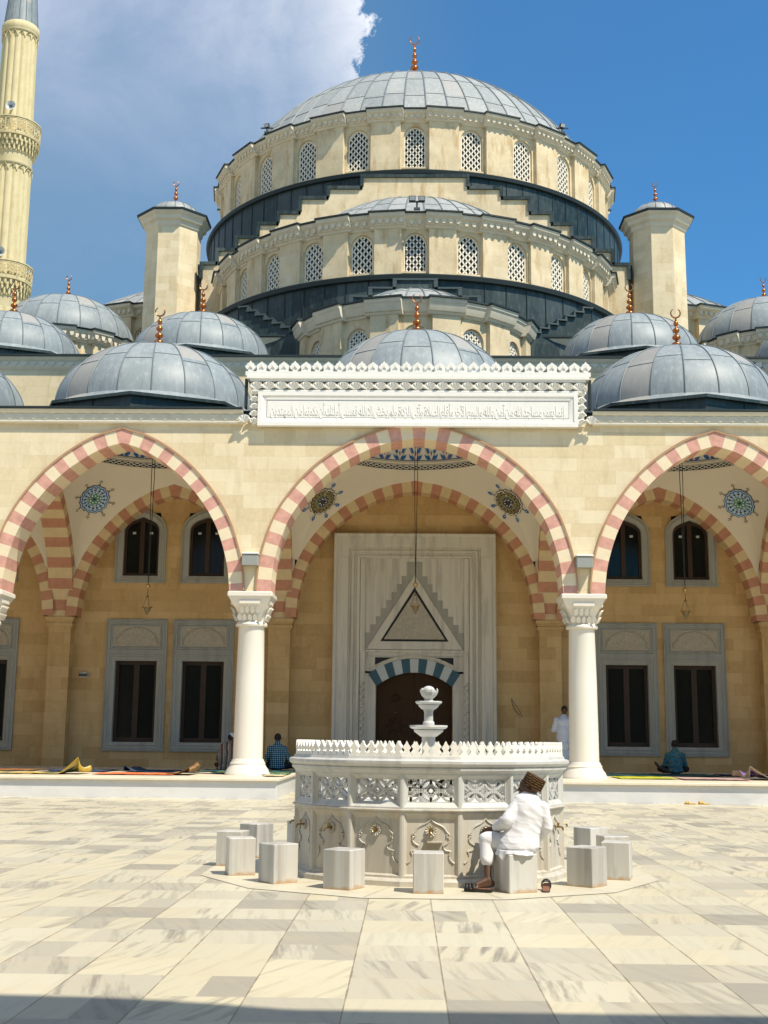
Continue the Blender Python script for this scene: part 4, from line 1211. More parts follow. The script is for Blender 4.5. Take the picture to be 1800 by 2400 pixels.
# front half dome with its drum
drum(hall, 'half_dome_drum', 0, 53.3, 8.5, 17.5, 18.92, 19.95, 20.50, 20.62, 21.14, [R(14*k) for k in range(-6,7)], R(14), .47, 1.05, cell=.25, proud=.09, cornice_out=.36)
b = MB(); b.lathe([(8.2,17),(8.2,21.1)], 0, 53.3, 64, R(-92), R(92)); b.build('half_drum_core', M['drum'], hall)
def cap_dome(name, cx, cy, Rb, zb, Rs, ribs, rows, a0=0, a1=2*pi, rib=.03, mat='lead_pale', skirt=.25):
    zc = zb-sqrt(Rs*Rs-Rb*Rb); t0 = math.asin((zb-zc)/Rs); mb = MB()
    prof = [(Rb+skirt,zb-.02)]+[(Rs*cos(t0+(pi/2-t0)*i/16) if i<16 else .03, zc+Rs*sin(t0+(pi/2-t0)*i/16)) for i in range(17)]
    mb.lathe(prof, cx, cy, 120, a0, a1, us=(ribs, rows))
    nr = int(round(ribs*(a1-a0)/(2*pi)))
    for i in range(nr):
        a = a0+(a1-a0)*(i+.5)/nr; stop = 17 if i % 2 == 0 else 13
        mb.tube([(cx+(q[0]+.008)*sin(a), cy-(q[0]+.008)*cos(a), q[1]+.01) for q in prof[:stop]], rib, 5, 1)
        for j in range(1, rows):
            f = (j+(.0 if i % 2 else .15))/rows*16; k = int(f); t = f-k
            rr = prof[k][0]+(prof[k+1][0]-prof[k][0])*t; zz = prof[k][1]+(prof[k+1][1]-prof[k][1])*t
            if rr < Rb*.25: continue
            da = (a1-a0)/nr
            mb.tube([(cx+(rr+.006)*sin(a+da*s/3), cy-(rr+.006)*cos(a+da*s/3), zz) for s in range(4)], rib*.55, 4, 1)
    return mb.build(name, [M[mat], M['seam']], hall, sharp=40)
cap_dome('half_dome', 0, 53.3, 6.6, 21.2, 7.5, 44, 5, R(-90), R(90), skirt=1.95)
dark_tier('lower_tier', 0, 53.6, 9.62, 13.4, 18.52, 8.4, R(-80), R(80), nseam=30)
# entrance exedra
drum(hall, 'exedra_drum', 0, 45.9, 4.36, 13.4, 13.95, 15.2, 15.70, 16.02, 16.54, [R(28*k) for k in range(-3,4)], R(28), .44, 1.02, proud=.05, cornice_out=.28, cell=.2, teeth=False)
b = MB(); b.lathe([(4.02,13.4),(4.02,16.5)], 0, 45.9, 48); b.build('exedra_core', M['drum'], hall)
b = MB(); b.lathe([(.05,16.6),(4.45,16.56)], 0, 45.9, 48); b.build('exedra_roof', M['lead_edge'], hall)
cap_dome('exedra_dome', 0, 44.3, 2.78, 16.62, 3.9, 24, 3, rib=.03, skirt=.1)
w_ = MB(); c_ = MB(); e_ = MB()
for s in (-1,1):
    x0, x1 = (4.3,6.35) if s>0 else (-6.35,-4.3)
    w_.box(x0,x1,45.0,47,13.4,15.75)
    pr = [(0,15.73),(.08,15.8),(.14,15.95),(.30,16.13),(.34,16.23),(0,16.25)]
    c_.rings([[(x,45.0-p,z) for p,z in pr] for x in (x0,x1)], 0, False, False, None, False)
    c_.poly([(x1 if s>0 else x0,45.0-p,z) for p,z in pr])
    e_.box(x0-.05,x1+.05,44.6,47,16.253,16.33)
wo = w_.build('exedra_wing', M['drum'], hall); c_.build('wing_cornice', M['cornice'], wo); e_.build('wing_roof_edge', M['lead_edge'], wo)
stepped('exedra_steps', [(.74,18.22),(1.64,17.88),(2.35,17.55),(2.9,17.25),(3.5,16.95)], 43.72, 43.95, 15.5, cap=.07, mat='lead_dark', capm='stepcap', front=.06)
# diagonal stepped lead walls over the side exedrae and their lead caps
for s in (-1,1):
    wl = MB(); cp = MB()
    for i in range(7):
        t0_, t1_ = i/7., (i+1)/7.
        p0 = Vector((s*(4.35+2.35*t0_), 44.5+.55*t0_, 0)); p1 = Vector((s*(4.35+2.35*t1_), 44.5+.55*t1_, 0))
        z = 16.25+.19*(i+1)
        d_ = (p1-p0).normalized(); nn = Vector((-d_.y,d_.x,0)); nn = nn if nn.y < 0 else -nn
        Mx = Matrix(((d_.x,-nn.x,0,p0.x),(d_.y,-nn.y,0,p0.y),(0,0,1,0),(0,0,0,1)))
        L_ = (p1-p0).length
        wl.box(0,L_,0,.45,14.,z-.06,0,Mx); cp.box(-.02,L_+.05,-.10,.5,z-.06,z,0,Mx)
        cp.box(-.035,.035,-.09,.45,z-.27,z-.063,0,Mx)
    wo = wl.build('stepped_side_wall', M['lead_dark'], hall); cp.build('step_capping', M['stepcap'], wo)
    cap_dome('side_exedra_dome', s*8.55, 48.3, 3.5, 15.0, 3.75, 20, 3, rib=.03, mat='lead', skirt=.0)
# side half domes
for s in (-1,1):
    drum(hall, 'side_half_drum', s*10.7, 64, 8.5, 13.4, 18.92, 19.92, 20.42, 20.90, 21.42, [R(s*14*k) for k in (range(0,9) if s>0 else range(8,-1,-1))], R(14), .46, 1.05, cell=.22)
    b = MB(); b.lathe([(8.2,13),(8.2,21.4)], s*10.7, 64, 64); b.build('half_drum_core', M['drum'], hall)
    cap_dome('side_half_dome', s*10.7, 64, 8.55, 21.45, 12.8, 48, 4)
    # stone shoulder between tower and front drum
    b = MB(); b.box(*sorted((s*7.0,s*11.)), 53.4, 60, 12, 22.3)
    b.build('shoulder_wall', M['drum'], hall)
    b = MB(); b.box(*sorted((s*7.6,s*11.3)), 52.9, 60, 22.305, 22.42); b.build('shoulder_roof', M['lead_edge'], hall)
b = MB(); b.box(-11.3,11.3,54,75,12,20.5); b.build('core_wall', M['drum'], hall)
# corner domes
for s in (-1,1):
    cx, cy = s*15.35, 52.
    drum(hall, 'corner_drum', cx, cy, 2.75, 13.3, 15.8, 16.8, 17.2, 17.62, 18.12, [R(30*k) for k in range(-3,4)], R(30), .30, .62, proud=.10, cornice_out=.30, cell=.2, win=False)
    b = MB(); b.lathe([(2.6,13.3),(2.6,18.1)], cx, cy, 40); b.build('corner_core', M['drum'], hall)
    mb = dome_mb(cx, cy, 18.2, 2.98, 2.2, 20, 3, rib=.02)
    mb.lathe([(3.16,18.16),(2.98,18.21)], cx, cy, 96, us=(20,.2))
    cd = mb.build('corner_dome', [M['lead'], M['seam']], hall, sharp=40)
    make_finial(cd, (cx,cy,20.38), 1.15)
# weight towers
for s in (-1,1):
    cx, cy = s*10.95, 53.
    root = bpy.data.objects.new('corner_tower', None); COL.objects.link(root); root.parent = hall; root.location = (cx,cy-YW,0); ORG[root.name] = Vector((cx,cy,0))
    def octo(ap, z): return [(cx+ap/cos(pi/8)*sin(pi/8+pi/4*i), cy-ap/cos(pi/8)*cos(pi/8+pi/4*i), z) for i in range(8)]
    mb = MB(); mb.rings([octo(1.19,13), octo(1.15,24.1)]); mb.build('tower_shaft', M['stone'], root, sharp=20)
    mb = MB(); mb.rings([octo(1.15,23.8),octo(1.21,23.87),octo(1.24,24.03),octo(1.36,24.11),octo(1.40,24.27),octo(1.50,24.35),octo(1.53,24.43)], 0, True, True); mb.build('tower_cornice', M['cornice'], root, sharp=20)
    mb = MB(); mb.rings([octo(1.57,24.435),octo(1.59,24.53),octo(1.0,24.76)], 0, True, True); mb.build('tower_roof_edge', M['lead_edge'], root, sharp=20)
    mb = dome_mb(cx, cy, 24.69, 1.09, .66, 16, 2, n=48, rib=.016); td = mb.build('tower_dome', [M['lead_pale'], M['seam']], root, sharp=40)
    make_finial(root, (cx,cy,25.33), 1.15)

# ------------------------------------------------------------------ minaret
mina = thing('minaret', 'tall fluted pale stone minaret with two carved balconies and a grey lead cone', 'minaret', (-30.75,88,0))
mx, my = -30.75, 88.
mb = MB()
flute = lambda a, z: 1-.085*abs(cos(8*a))**6
mb.lathe([(2.2,0),(2.0,14),(1.62,24),(1.60,32.6)], mx, my, 96, us=(16,1), rf=flute)
mb.lathe([(1.52,33.),(1.50,44.0)], mx, my, 96, us=(16,1), rf=flute)
mb.lathe([(1.42,46.),(1.30,55.2)], mx, my, 96, us=(16,1), rf=flute)
for z, r in ((43.9,1.50),(55.0,1.30),(31.6,1.60)):
    mb.lathe([(r+.02,z),(r+.09,z+.08),(r+.09,z+.2),(r+.0,z+.25)], mx, my, 48)
    for i in range(16):
        a = 2*pi*i/16; w2 = 2*pi/32
        mb.tube([(mx+(r+.045)*sin(a+w2*u),my-(r+.045)*cos(a+w2*u),z-.55+.55*(1-abs(u))**.6) for u in (-1,-.7,-.35,0,.35,.7,1)], .035, 4)
mb.lathe([(1.36,55.2),(1.42,55.35),(1.42,55.75),(1.34,55.85)], mx, my, 48)
mb.build('shaft', M['minaret'], mina, sharp=50)
for zb, rs_ in ((33.4,1.50),(44.9,1.42)):
    mb = MB(); r = 1.98 if zb > 40 else 2.05
    mb.lathe([(rs_,zb-1.2),(rs_+.06,zb-.6),(rs_+.12,zb-.1),(rs_+.2,zb)], mx, my, 48)
    for tier, (rr, zz) in enumerate(((rs_+.14,zb),(rs_+.26,zb+.38),(rs_+.40,zb+.76))):
        mb.lathe([(rr,zz),(rr,zz+.38),(rr+.12,zz+.38)], mx, my, 48)
        n = 32
        for i in range(n):
            a = 2*pi*(i+.5*(tier%2))/n; f2 = circ_frame(mx,my,a); h = .075
            mb.prism([(-h,zz+.38),(-h,zz+.14),(0,zz),(h,zz+.14),(h,zz+.38)], rr+.13, rr-.05, f2)
    mb.lathe([(r-.1,zb+1.15),(r+.04,zb+1.2),(r+.06,zb+1.3),(r,zb+1.36)], mx, my, 16)
    mb.lathe([(rs_,zb+1.3),(r,zb+1.3)], mx, my, 16)
    mb.build('balcony', M['minaret'], mina, sharp=30)
    mb = MB(); n = 16
    for i in range(n):
        a = 2*pi*(i+.5)/n; f2 = circ_frame(mx,my,a); hw = r*math.tan(pi/n); y = r*cos(pi/n)
        z0, z1 = zb+1.36, zb+2.55
        for q in ((-hw,-hw+.05,z0,z1),(hw-.05,hw,z0,z1),(-hw,hw,z0,z0+.12),(-hw,hw,z1-.12,z1)):
            mb.prism([(q[0],q[2]),(q[0],q[3]),(q[1],q[3]),(q[1],q[2])], y+.03, y-.05, f2)
        zc_ = (z0+z1)/2
        for k in range(10):
            t = 2*pi*k/10
            P = [(.05*cos(t),zc_+.05*sin(t)),(hw*.92*cos(t),zc_+.46*sin(t))]
            Q = [(hw*.55*cos(t),zc_+.27*sin(t)),(hw*.92*cos(t+.63),zc_+.46*sin(t+.63))]
            for (A_, B_) in (P, Q): mb.tube([f2(A_[0],y,A_[1]),f2(B_[0],y,B_[1])], .022, 4)
        mb.tube([f2(hw*.6*cos(2*pi*k/12),y,zc_+.30*sin(2*pi*k/12)) for k in range(13)], .022, 4)
    mb.lathe([(r-.06,zb+2.55),(r+.08,zb+2.56),(r+.08,zb+2.64),(r-.06,zb+2.65)], mx, my, 16)
    mb.build('balcony_parapet', M['minaret'], mina, sharp=30)
mb = MB(); mb.lathe([(1.30,55.85),(1.15,57.5),(.05,70)], mx, my, 24, us=(16,8))
for i in range(16):
    a = 2*pi*(i+.5)/16; mb.tube([(mx+r*sin(a),my-r*cos(a),z) for r,z in ((1.31,55.85),(1.16,57.5),(.06,70))], .03, 4, 1)
mb.build('cone_roof', [M['lead'], M['seam']], mina, sharp=40)
# ------------------------------------------------------------------ ablution fountain
fcx, fcy = FC
ft = thing('fountain', 'round white marble ablution fountain with pierced screens, taps and a tiered bowl stand', 'fountain', (fcx,fcy,0))
NF = 16; RF = 1.41; AP = RF*cos(pi/NF); HW = RF*sin(pi/NF)
def ngon(r, z, n=NF): return [(fcx+r*sin(2*pi*(i+.5)/n), fcy-r*cos(2*pi*(i+.5)/n), z) for i in range(n)]
lo = MB(); up_ = MB(); lat = MB(); rel = MB(); cr = MB()
def rect(x0,x1,z0,z1): return [(x0,z0),(x0,z1),(x1,z1),(x1,z0)]
def lathe_n(mb, prof): mb.rings([ngon(r,z) for r,z in prof], 0)
for i in range(NF):
    a = 2*pi*i/NF; fn = circ_frame(fcx, fcy, a); y = AP
    def rr(mb, seq): mb.rings([[fn(x,yy,z) for x,z in rc] for rc, yy in seq], 0)
    rr(lo, [(rect(-HW,HW,.075,.685),y),(rect(-HW+.020,HW-.020,.095,.665),y),(rect(-HW+.024,HW-.024,.098,.66),y-.005),(rect(-HW+.05,HW-.05,.11,.615),y-.03)])
    lo.poly([fn(x,y-.03,z) for x,z in rect(-HW+.05,HW-.05,.11,.615)])
    rr(up_, [(rect(-HW,HW,.705,1.035),y),(rect(-HW+.016,HW-.016,.722,1.02),y),(rect(-HW+.02,HW-.02,.726,1.016),y-.005),(rect(-HW+.055,HW-.055,.765,.985),y-.035),(rect(-HW+.06,HW-.06,.77,.98),y-.035),(rect(-HW+.06,HW-.06,.77,.98),y-.075)])
    # pierced screen: interlaced rings and stars
    W_, Z0, Z1 = HW-.058, .768, .982; zc_ = (Z0+Z1)/2
    def seg_ok(p): return -W_ <= p[0] <= W_ and Z0 <= p[1] <= Z1
    def ribbon(pts, w_, dep=0.):
        for p, q in zip(pts, pts[1:]):
            if not (seg_ok(p) and seg_ok(q)): continue
            dx_, dz_ = q[0]-p[0], q[1]-p[1]; l = math.hypot(dx_,dz_) or 1; nx, nz = -dz_/l*w_, dx_/l*w_; ex, ez = dx_/l*.002, dz_/l*.002
            Q = [(p[0]-nx-ex,p[1]-nz-ez),(q[0]-nx+ex,q[1]-nz+ez),(q[0]+nx+ex,q[1]+nz+ez),(p[0]+nx-ex,p[1]+nz-ez)]
            lat.poly([fn(x,y-.04-dep,z) for x,z in Q]); lat.poly([fn(x,y-.07,z) for x,z in Q])
            for e, f in ((0,1),(2,3)): lat.poly([fn(Q[e][0],y-.04-dep,Q[e][1]),fn(Q[f][0],y-.04-dep,Q[f][1]),fn(Q[f][0],y-.07,Q[f][1]),fn(Q[e][0],y-.07,Q[e][1])])
    for row, zz in enumerate((zc_-.107, zc_, zc_+.107)):
        for k in range(-3,4):
            X = k*.19 + (0 if row == 1 else .095)
            r_ = .099
            ribbon([(X+r_*cos(2*pi*t/28), zz+r_*sin(2*pi*t/28)) for t in range(29)], .0115, .002*(row%2))
            if row == 1 and k == 0:
                for o in (0, pi/2):
                    P = [(X+.05*cos(2*pi*t/3+pi/2+o*2), zz+.05*sin(2*pi*t/3+pi/2+o*2)) for t in range(4)]
                    P2 = []
                    for u, v in zip(P, P[1:]): P2 += [(u[0]+(v[0]-u[0])*t/4., u[1]+(v[1]-u[1])*t/4.) for t in range(4)]
                    P2.append(P[-1])
                    ribbon(P2, .0075, .004)
    # ogee relief
    half = [(0,.625),(.018,.597),(.045,.578),(.073,.565),(.10,.553),(.125,.535),(.143,.508),(.158,.49),(.172,.478),(.172,.455),(.155,.45),(.148,.465),(.158,.478)]
    h2 = [(.165,.45),(.175,.43),(.165,.405),(.14,.385),(.118,.372),(.12,.35),(.14,.33),(.17,.325),(.188,.318),(.176,.30),(.172,.275),(.18,.25),(.198,.228),(.222,.212)]
    if abs(((i+8) % 16)-8) <= 6:
        for s in (-1,1):
            for P in (half, h2):
                C_ = catmull(P, 3); rel.tube([fn(s*x,y-.026,z) for x,z in C_], .0085, 5)
        for k in range(12):
            t = 2*pi*k/12; c0 = fn(.022*sin(t),y-.02,.505+.022*cos(t)); c1 = fn(.052*sin(t),y-.02,.505+.052*cos(t))
            rel.tube([c0,c1], [.006,.014], 6)
        rel.tube([fn(.066*sin(2*pi*t/20),y-.038,.505+.066*cos(2*pi*t/20)) for t in range(21)], .005, 4)
    if i == 0: rel.box(-.03,.10,fcy-y-.0,fcy-y+.03,.385,.40); rel.box(-.04,.11,fcy-y-.012,fcy-y+.03,.40,.412)
    # cresting
    NT_ = 6; p_ = 2*HW/NT_
    for k in range(NT_):
        X = -HW+(k+.5)*p_
        o = [(-p_/2,1.185),(-p_/2,1.198),(-.024,1.232),(-.017,1.245),(-.040,1.275),(-.014,1.307),(-.012,1.318),(0,1.338)]
        o = [(X+x,z) for x,z in o]+[(X-x,z) for x,z in o[::-1][1:]]
        cr.prism(o, y+.0, y-.03, fn)
lo.build('lower_panels', M['fount_lo'], ft, sharp=20)
up_.build('screen_frames', M['fountain'], ft, sharp=20)
lat.build('pierced_screens', M['fountain'], ft, sharp=20, flip=False)
rel.build('carved_relief', M['fount_lo'], ft, sharp=50)
cr.build('cresting', M['white'], ft, sharp=20)
mb = MB(); lathe_n(mb, [(RF+.06,0),(RF+.06,.05),(RF+.045,.065),(RF+.005,.076),(RF-.05,.076)]); mb.build('plinth', M['fount_lo'], ft, sharp=20)
mb = MB(); lathe_n(mb, [(RF-.05,.684),(RF+.012,.684),(RF+.02,.692),(RF+.02,.70),(RF+.01,.706),(RF-.08,.706)]); mb.build('ledge', M['fount_lo'], ft, sharp=20)
mb = MB(); lathe_n(mb, [(RF-.08,1.033),(RF+.005,1.033),(RF+.012,1.05),(RF+.035,1.066),(RF+.037,1.085),(RF+.028,1.092),(RF+.05,1.105),(RF+.065,1.125),(RF+.066,1.15),(RF+.05,1.162),(RF+.02,1.168),(RF+.012,1.194),(RF-.045,1.194),(RF-.05,1.05),(RF-.08,1.033)]); mb.build('cornice', M['fountain'], ft, sharp=20)
mb = MB(); mb.rings([ngon(RF-.07,.1), ngon(RF-.07,.70)]); mb.poly(ngon(RF-.06,.70)); mb.build('basin_floor', M['white'], ft, sharp=20)
mb = MB()
def scal(k, amp): return lambda a, z: 1+amp*cos(k*a)
sx_, sy_ = fcx, fcy
def stand(prof, rf=None, n=64): mb.lathe(prof, sx_, sy_, n, rf=rf)
stand([(.10,.70),(.10,.76),(.072,.80),(.068,1.30),(.072,1.385)], n=32)
stand([(.05,1.375),(.085,1.385),(.12,1.41),(.152,1.435),(.158,1.452),(.15,1.462)])
mb.lathe([(.150,1.46),(.175,1.468),(.196,1.485),(.192,1.503),(.17,1.500),(.13,1.478),(.03,1.47)], sx_, sy_, 64, rf=scal(8,.035))
for k in range(64):
    pass
stand([(.06,1.49),(.063,1.52),(.058,1.54),(.048,1.548),(.047,1.645),(.055,1.655),(.058,1.668)], n=32)
stand([(.045,1.665),(.075,1.672),(.10,1.695),(.112,1.712),(.108,1.722)])
mb.lathe([(.108,1.72),(.125,1.728),(.138,1.742),(.134,1.756),(.115,1.752),(.08,1.735),(.02,1.735)], sx_, sy_, 64, rf=scal(8,.035))
stand([(.045,1.735),(.05,1.765),(.04,1.775),(.052,1.79),(.075,1.815),(.088,1.845),(.086,1.87)], n=32)
for k in range(5):
    t = 2*pi*(k+.3)/5
    P = [(.05,1.79,.9),(.078,1.82,1.),(.092,1.85,1.),(.094,1.875,.75),(.085,1.893,.15)]
    L = [(sx_+r*sin(t-.55*w_),sy_-r*cos(t-.55*w_),z) for r,z,w_ in P]; C_ = [(sx_+(r+.008)*sin(t),sy_-(r+.008)*cos(t),z) for r,z,w_ in P]; Q = [(sx_+r*sin(t+.55*w_),sy_-r*cos(t+.55*w_),z) for r,z,w_ in P]
    for j in range(4): mb.poly([L[j],C_[j],C_[j+1],L[j+1]]); mb.poly([C_[j],Q[j],Q[j+1],C_[j+1]])
mb.ico((sx_,sy_,1.868), (.066,.066,.050), 0, 20, 12)
mb.build('bowl_stand', M['fountain'], ft, sharp=45)
for i in range(NF):
    k = ((i+8) % 16)-8
    if abs(k) > 6: continue
    fn = circ_frame(fcx, fcy, 2*pi*i/NF); y = AP-.04; mb = MB()
    mb.tube([fn(0,y,.505),fn(0,y+.03,.505)], .017, 8); mb.tube([fn(0,y+.02,.505),fn(0,y+.09,.503),fn(0,y+.105,.492),fn(0,y+.108,.47)], [.010,.010,.011,.009], 7)
    mb.tube([fn(0,y+.062,.505),fn(0,y+.062,.535)], .008, 6); mb.tube([fn(-.026,y+.062,.538),fn(.026,y+.062,.538)], .007, 6); mb.ico(fn(0,y+.062,.540),(.011,.011,.009),0,8,6)
    mb.build('tap', M['brass'], ft, sharp=50)

# ------------------------------------------------------------------ marble stools
STO = [(-.03,11.56,'marble block stool standing squarely before the middle front tap of the fountain',.275,.35),
 (-.80,11.78,'rusty footed marble stool next left of the one before the middle tap',.285,.35),
 (-1.45,12.20,'marble block stool with one dark vertical vein near its edge, beside the shaded left panels',.275,.36),
 (-1.90,12.86,'grey striped marble stool, frontmost of the overlapping left cluster',.27,.36),
 (-2.10,13.76,'marble block stool half hidden behind the grey striped stool, farthest to the left',.28,.36),
 (-1.97,14.80,'marble block stool partly in the toothed shadow of the fountain cresting',.28,.37),
 (-1.50,15.58,'marble block stool mostly hidden behind the left edge of the fountain',.28,.36),
 (.765,11.69,'marble block stool on which the man in white sits',.29,.335),
 (1.485,12.20,'marble block stool with a brown shaded face, nearest of the right cluster',.28,.36),
 (1.88,12.86,'smooth grey marble block stool just behind the nearest one of the right cluster',.28,.36),
 (1.97,13.66,'marble block stool in the middle of the right cluster, only its top and edge showing',.28,.36),
 (1.90,14.78,'brown faced marble block stool at the back of the right cluster',.28,.37)]
for i, (x,y,lab,w_,h_) in enumerate(STO):
    mb = MB(); a = atan2(x-fcx, fcy-y)
    Mz = Matrix.Translation((x,y,0)) @ Matrix.Rotation(a, 4, 'Z')
    mb.bbox(-w_/2,w_/2,-w_/2,w_/2,.0,h_,.007,0,Mz)
    o = mb.build('stool', M['stool'], None, sharp=20)
    me = o.data; me.transform(Matrix.Translation((-x,-y,0))); o.location = (x,y,.006)
    tag(o, lab, 'stool', 'marble stools round the fountain')

# ------------------------------------------------------------------ hanging lanterns, lamps, floodlights
def lantern(x, y, zr, label):
    t = thing('hanging_lantern', label, 'lantern', (x,y,zr), 'lanterns on chains in the arches')
    c = MB(); zt = 11.9; dx_ = .035
    for s in (-1,1):
        pts = [(x+s*dx_*(1-abs(2*k/24.-1))*1.2, y, zt+(zr+.62-zt)*k/24.) for k in range(25)]
        c.tube(pts, .011, 5)
    c.tube([(x,y,zr+.62),(x,y,zr+.32)], .009, 5); c.build('chain', M['iron'], t)
    c = MB(); c.lathe([(.02,zr+.66),(.07,zr+.62),(.06,zr+.58),(.02,zr+.52),(.005,zr+.5)], x, y, 16); c.build('chain_cap', M['brass'], t)
    c = MB(); c.lathe([(.01,zr+.34),(.045,zr+.31),(.05,zr+.29),(.01,zr+.28)], x, y, 16)
    for k in range(3):
        a = 2*pi*k/3+.5; c.tube([(x+.03*sin(a),y-.03*cos(a),zr+.29),(x+.125*sin(a),y-.125*cos(a),zr)], .008, 5)
    c.lathe([(.10,zr-.02),(.14,zr-.01),(.145,zr+.01),(.13,zr+.02),(.10,zr+.005)], x, y, 24); c.build('lamp_ring', M['brass'], t)
    c = MB(); c.lathe([(.10,zr),(.085,zr-.07),(.06,zr-.13),(.03,zr-.17),(.025,zr-.19),(.032,zr-.2),(.008,zr-.22)], x, y, 24); c.build('lamp_bowl', M['brass_glass'], t)
M['brass_glass'] = plain('amber_lamp_glass', (.20,.15,.075), .2, .2, 8.)
lantern(0.,34.4,5.02,'lantern on a long double chain before the triangular carved panel of the portal')
lantern(-7.5,34.4,4.92,'lantern on a chain in the left arch, above the two left windows')
lantern(7.5,34.4,4.92,'lantern on a chain in the right arch, above the two right windows')
def wall_lamp(x, z, label, y=YF):
    t = thing('wall_lamp', label, 'wall lamp', (x,y,z), 'box lamps above the column capitals')
    b = MB(); b.bbox(-.20,.20,-.30,-.02,-.16,.11,.015,0,Matrix.Translation((x,y,z))); b.build('housing', M['lampbox'], t)
    b = MB(); b.bbox(-.215,.215,-.32,-.0,.115,.155,.01,0,Matrix.Translation((x,y,z))); b.build('lid', M['white'], t)
    b = MB(); b.box(x-.06,x+.06,y-.02,y+.03,z-.12,z+.1); b.build('bracket', M['boxdark'], t)
wall_lamp(-4.13,5.72,'box lamp on the arcade wall above the column left of the fountain')
wall_lamp(4.13,5.72,'box lamp on the arcade wall above the column right of the fountain')
def floodlight(x, y, z, h, az_, label, n=2):
    t = thing('floodlight', label, 'floodlight', (x,y,z), 'floodlights on the roofs')
    b = MB(); b.tube([(x,y,z),(x,y,z+h)], .035, 6); b.box(x-.12,x+.12,y-.05,y+.05,z-.08,z+.0); b.box(x-.3,x+.3,y-.03,y+.03,z+h,z+h+.05); b.build('pole', M['boxdark'], t)
    for k in range(n):
        xo = (k-(n-1)/2.)*.36
        Mx = Matrix.Translation((x+xo,y-.05,z+h+.14)) @ Matrix.Scale(.8,4) @ Matrix.Rotation(az_,4,'Z') @ Matrix.Rotation(.35,4,'X')
        b = MB(); b.bbox(-.16,.16,-.09,.09,-.12,.12,.02,0,Mx)
        for q in range(5): b.box(-.15,.15,.09,.12,-.1+.045*q,-.085+.045*q,0,Mx)
        hd = b.build('lamp_head', M['boxdark'], t)
        b = MB(); b.box(-.13,.13,-.094,-.09,-.09,.09,0,Mx); b.build('lamp_glass', M['box'], hd)
floodlight(-10.3,YW-.28,12.2,.78,0,'twin floodlight on a pole on the hall wall behind the left domes')
floodlight(10.65,YW-.28,12.2,.78,0,'twin floodlight on a pole on the hall wall behind the right domes')
floodlight(.05,44.1,21.2,.22,0,'twin floodlight on the half dome cornice above its middle window')
floodlight(-7.2,64-8.2,30.4,.16,-.4,'floodlight on the left shoulder of the main drum cornice',1)
floodlight(7.15,64-8.2,30.4,.16,.4,'floodlight on the right shoulder of the main drum cornice',1)
def horn(z, r, label):
    x, y = mx-.1+.35, my-r
    t = thing('loudspeaker', label, 'loudspeaker', (x,y,z), 'loudspeakers on the minaret')
    b = MB(); rs = []
    for rr_, d_ in ((.06,.5),(.10,.3),(.20,.12),(.36,0.),(.38,-.03),(.34,-.02),(.12,.2)):
        rs.append([(x+rr_*cos(2*pi*k/20), y-.35+d_, z+rr_*sin(2*pi*k/20)) for k in range(20)])
    b.rings(rs, 0, True, True); b.build('horn', M['box'], t, sharp=50)
    b = MB(); b.ico((x,y-.3,z),(.09,.09,.09)); b.build('driver', M['boxdark'], t)
horn(48.35, 1.5, 'grey horn loudspeaker above the upper balcony of the minaret'); horn(36.6, 1.6, 'grey horn loudspeaker above the lower balcony of the minaret')
t = thing('wall_box', 'small grey lamp box on the wall right of the left pilaster', 'wall lamp', (-10.15,YW,3.22))
b = MB(); b.bbox(-.13,.13,-.16,0,-.08,.08,.03,0,Matrix.Translation((-10.15,YW,3.22))); b.build('housing', M['box'], t)
b = MB(); b.box(-10.28,-10.02,YW-.17,YW-.16,3.16,3.25); b.build('lens', M['boxdark'], t)

# ------------------------------------------------------------------ prayer rugs on the platform
def band(m, stops, axis=0, freq=1.):
    x = m.xyz(m.uv)[axis]; return m.ramp(m.math('FRACT', m.math('MULTIPLY', x, freq)), stops)
def rug_pat(name, field, motif, border, line, n=3.):
    m = NT(name, .95, .08); x = m.xyz(m.uv)
    fx = m.math('ABSOLUTE', m.math('SUBTRACT', m.math('FRACT', m.math('MULTIPLY', x[0], n)), .5)); fy = m.math('ABSOLUTE', m.math('SUBTRACT', m.math('FRACT', m.math('MULTIPLY', x[1], n*1.6)), .5))
    d_ = m.math('ADD', fx, fy)
    c = m.mix(m.math('LESS_THAN', d_, .36), field, motif); c = m.mix(m.math('LESS_THAN', d_, .17), c, line); c = m.mix(m.math('LESS_THAN', m.math('ABSOLUTE', m.math('SUBTRACT', d_, .45)), .05), c, line)
    ex = m.math('MINIMUM', x[0], m.math('SUBTRACT', 1., x[0])); ey = m.math('MINIMUM', x[1], m.math('SUBTRACT', 1., x[1])); e = m.math('MINIMUM', ex, m.math('MULTIPLY', ey, 1.5))
    c = m.mix(m.math('LESS_THAN', e, .13), c, border); c = m.mix(m.math('LESS_THAN', m.math('ABSOLUTE', m.math('SUBTRACT', e, .10)), .018), c, line)
    m.col(m.mix(m.math('MULTIPLY', m.noise(m.ob, 40., 3), .35), c, field)); m.bump(m.noise(m.ob, 90., 3), .3, .01); return m.mat
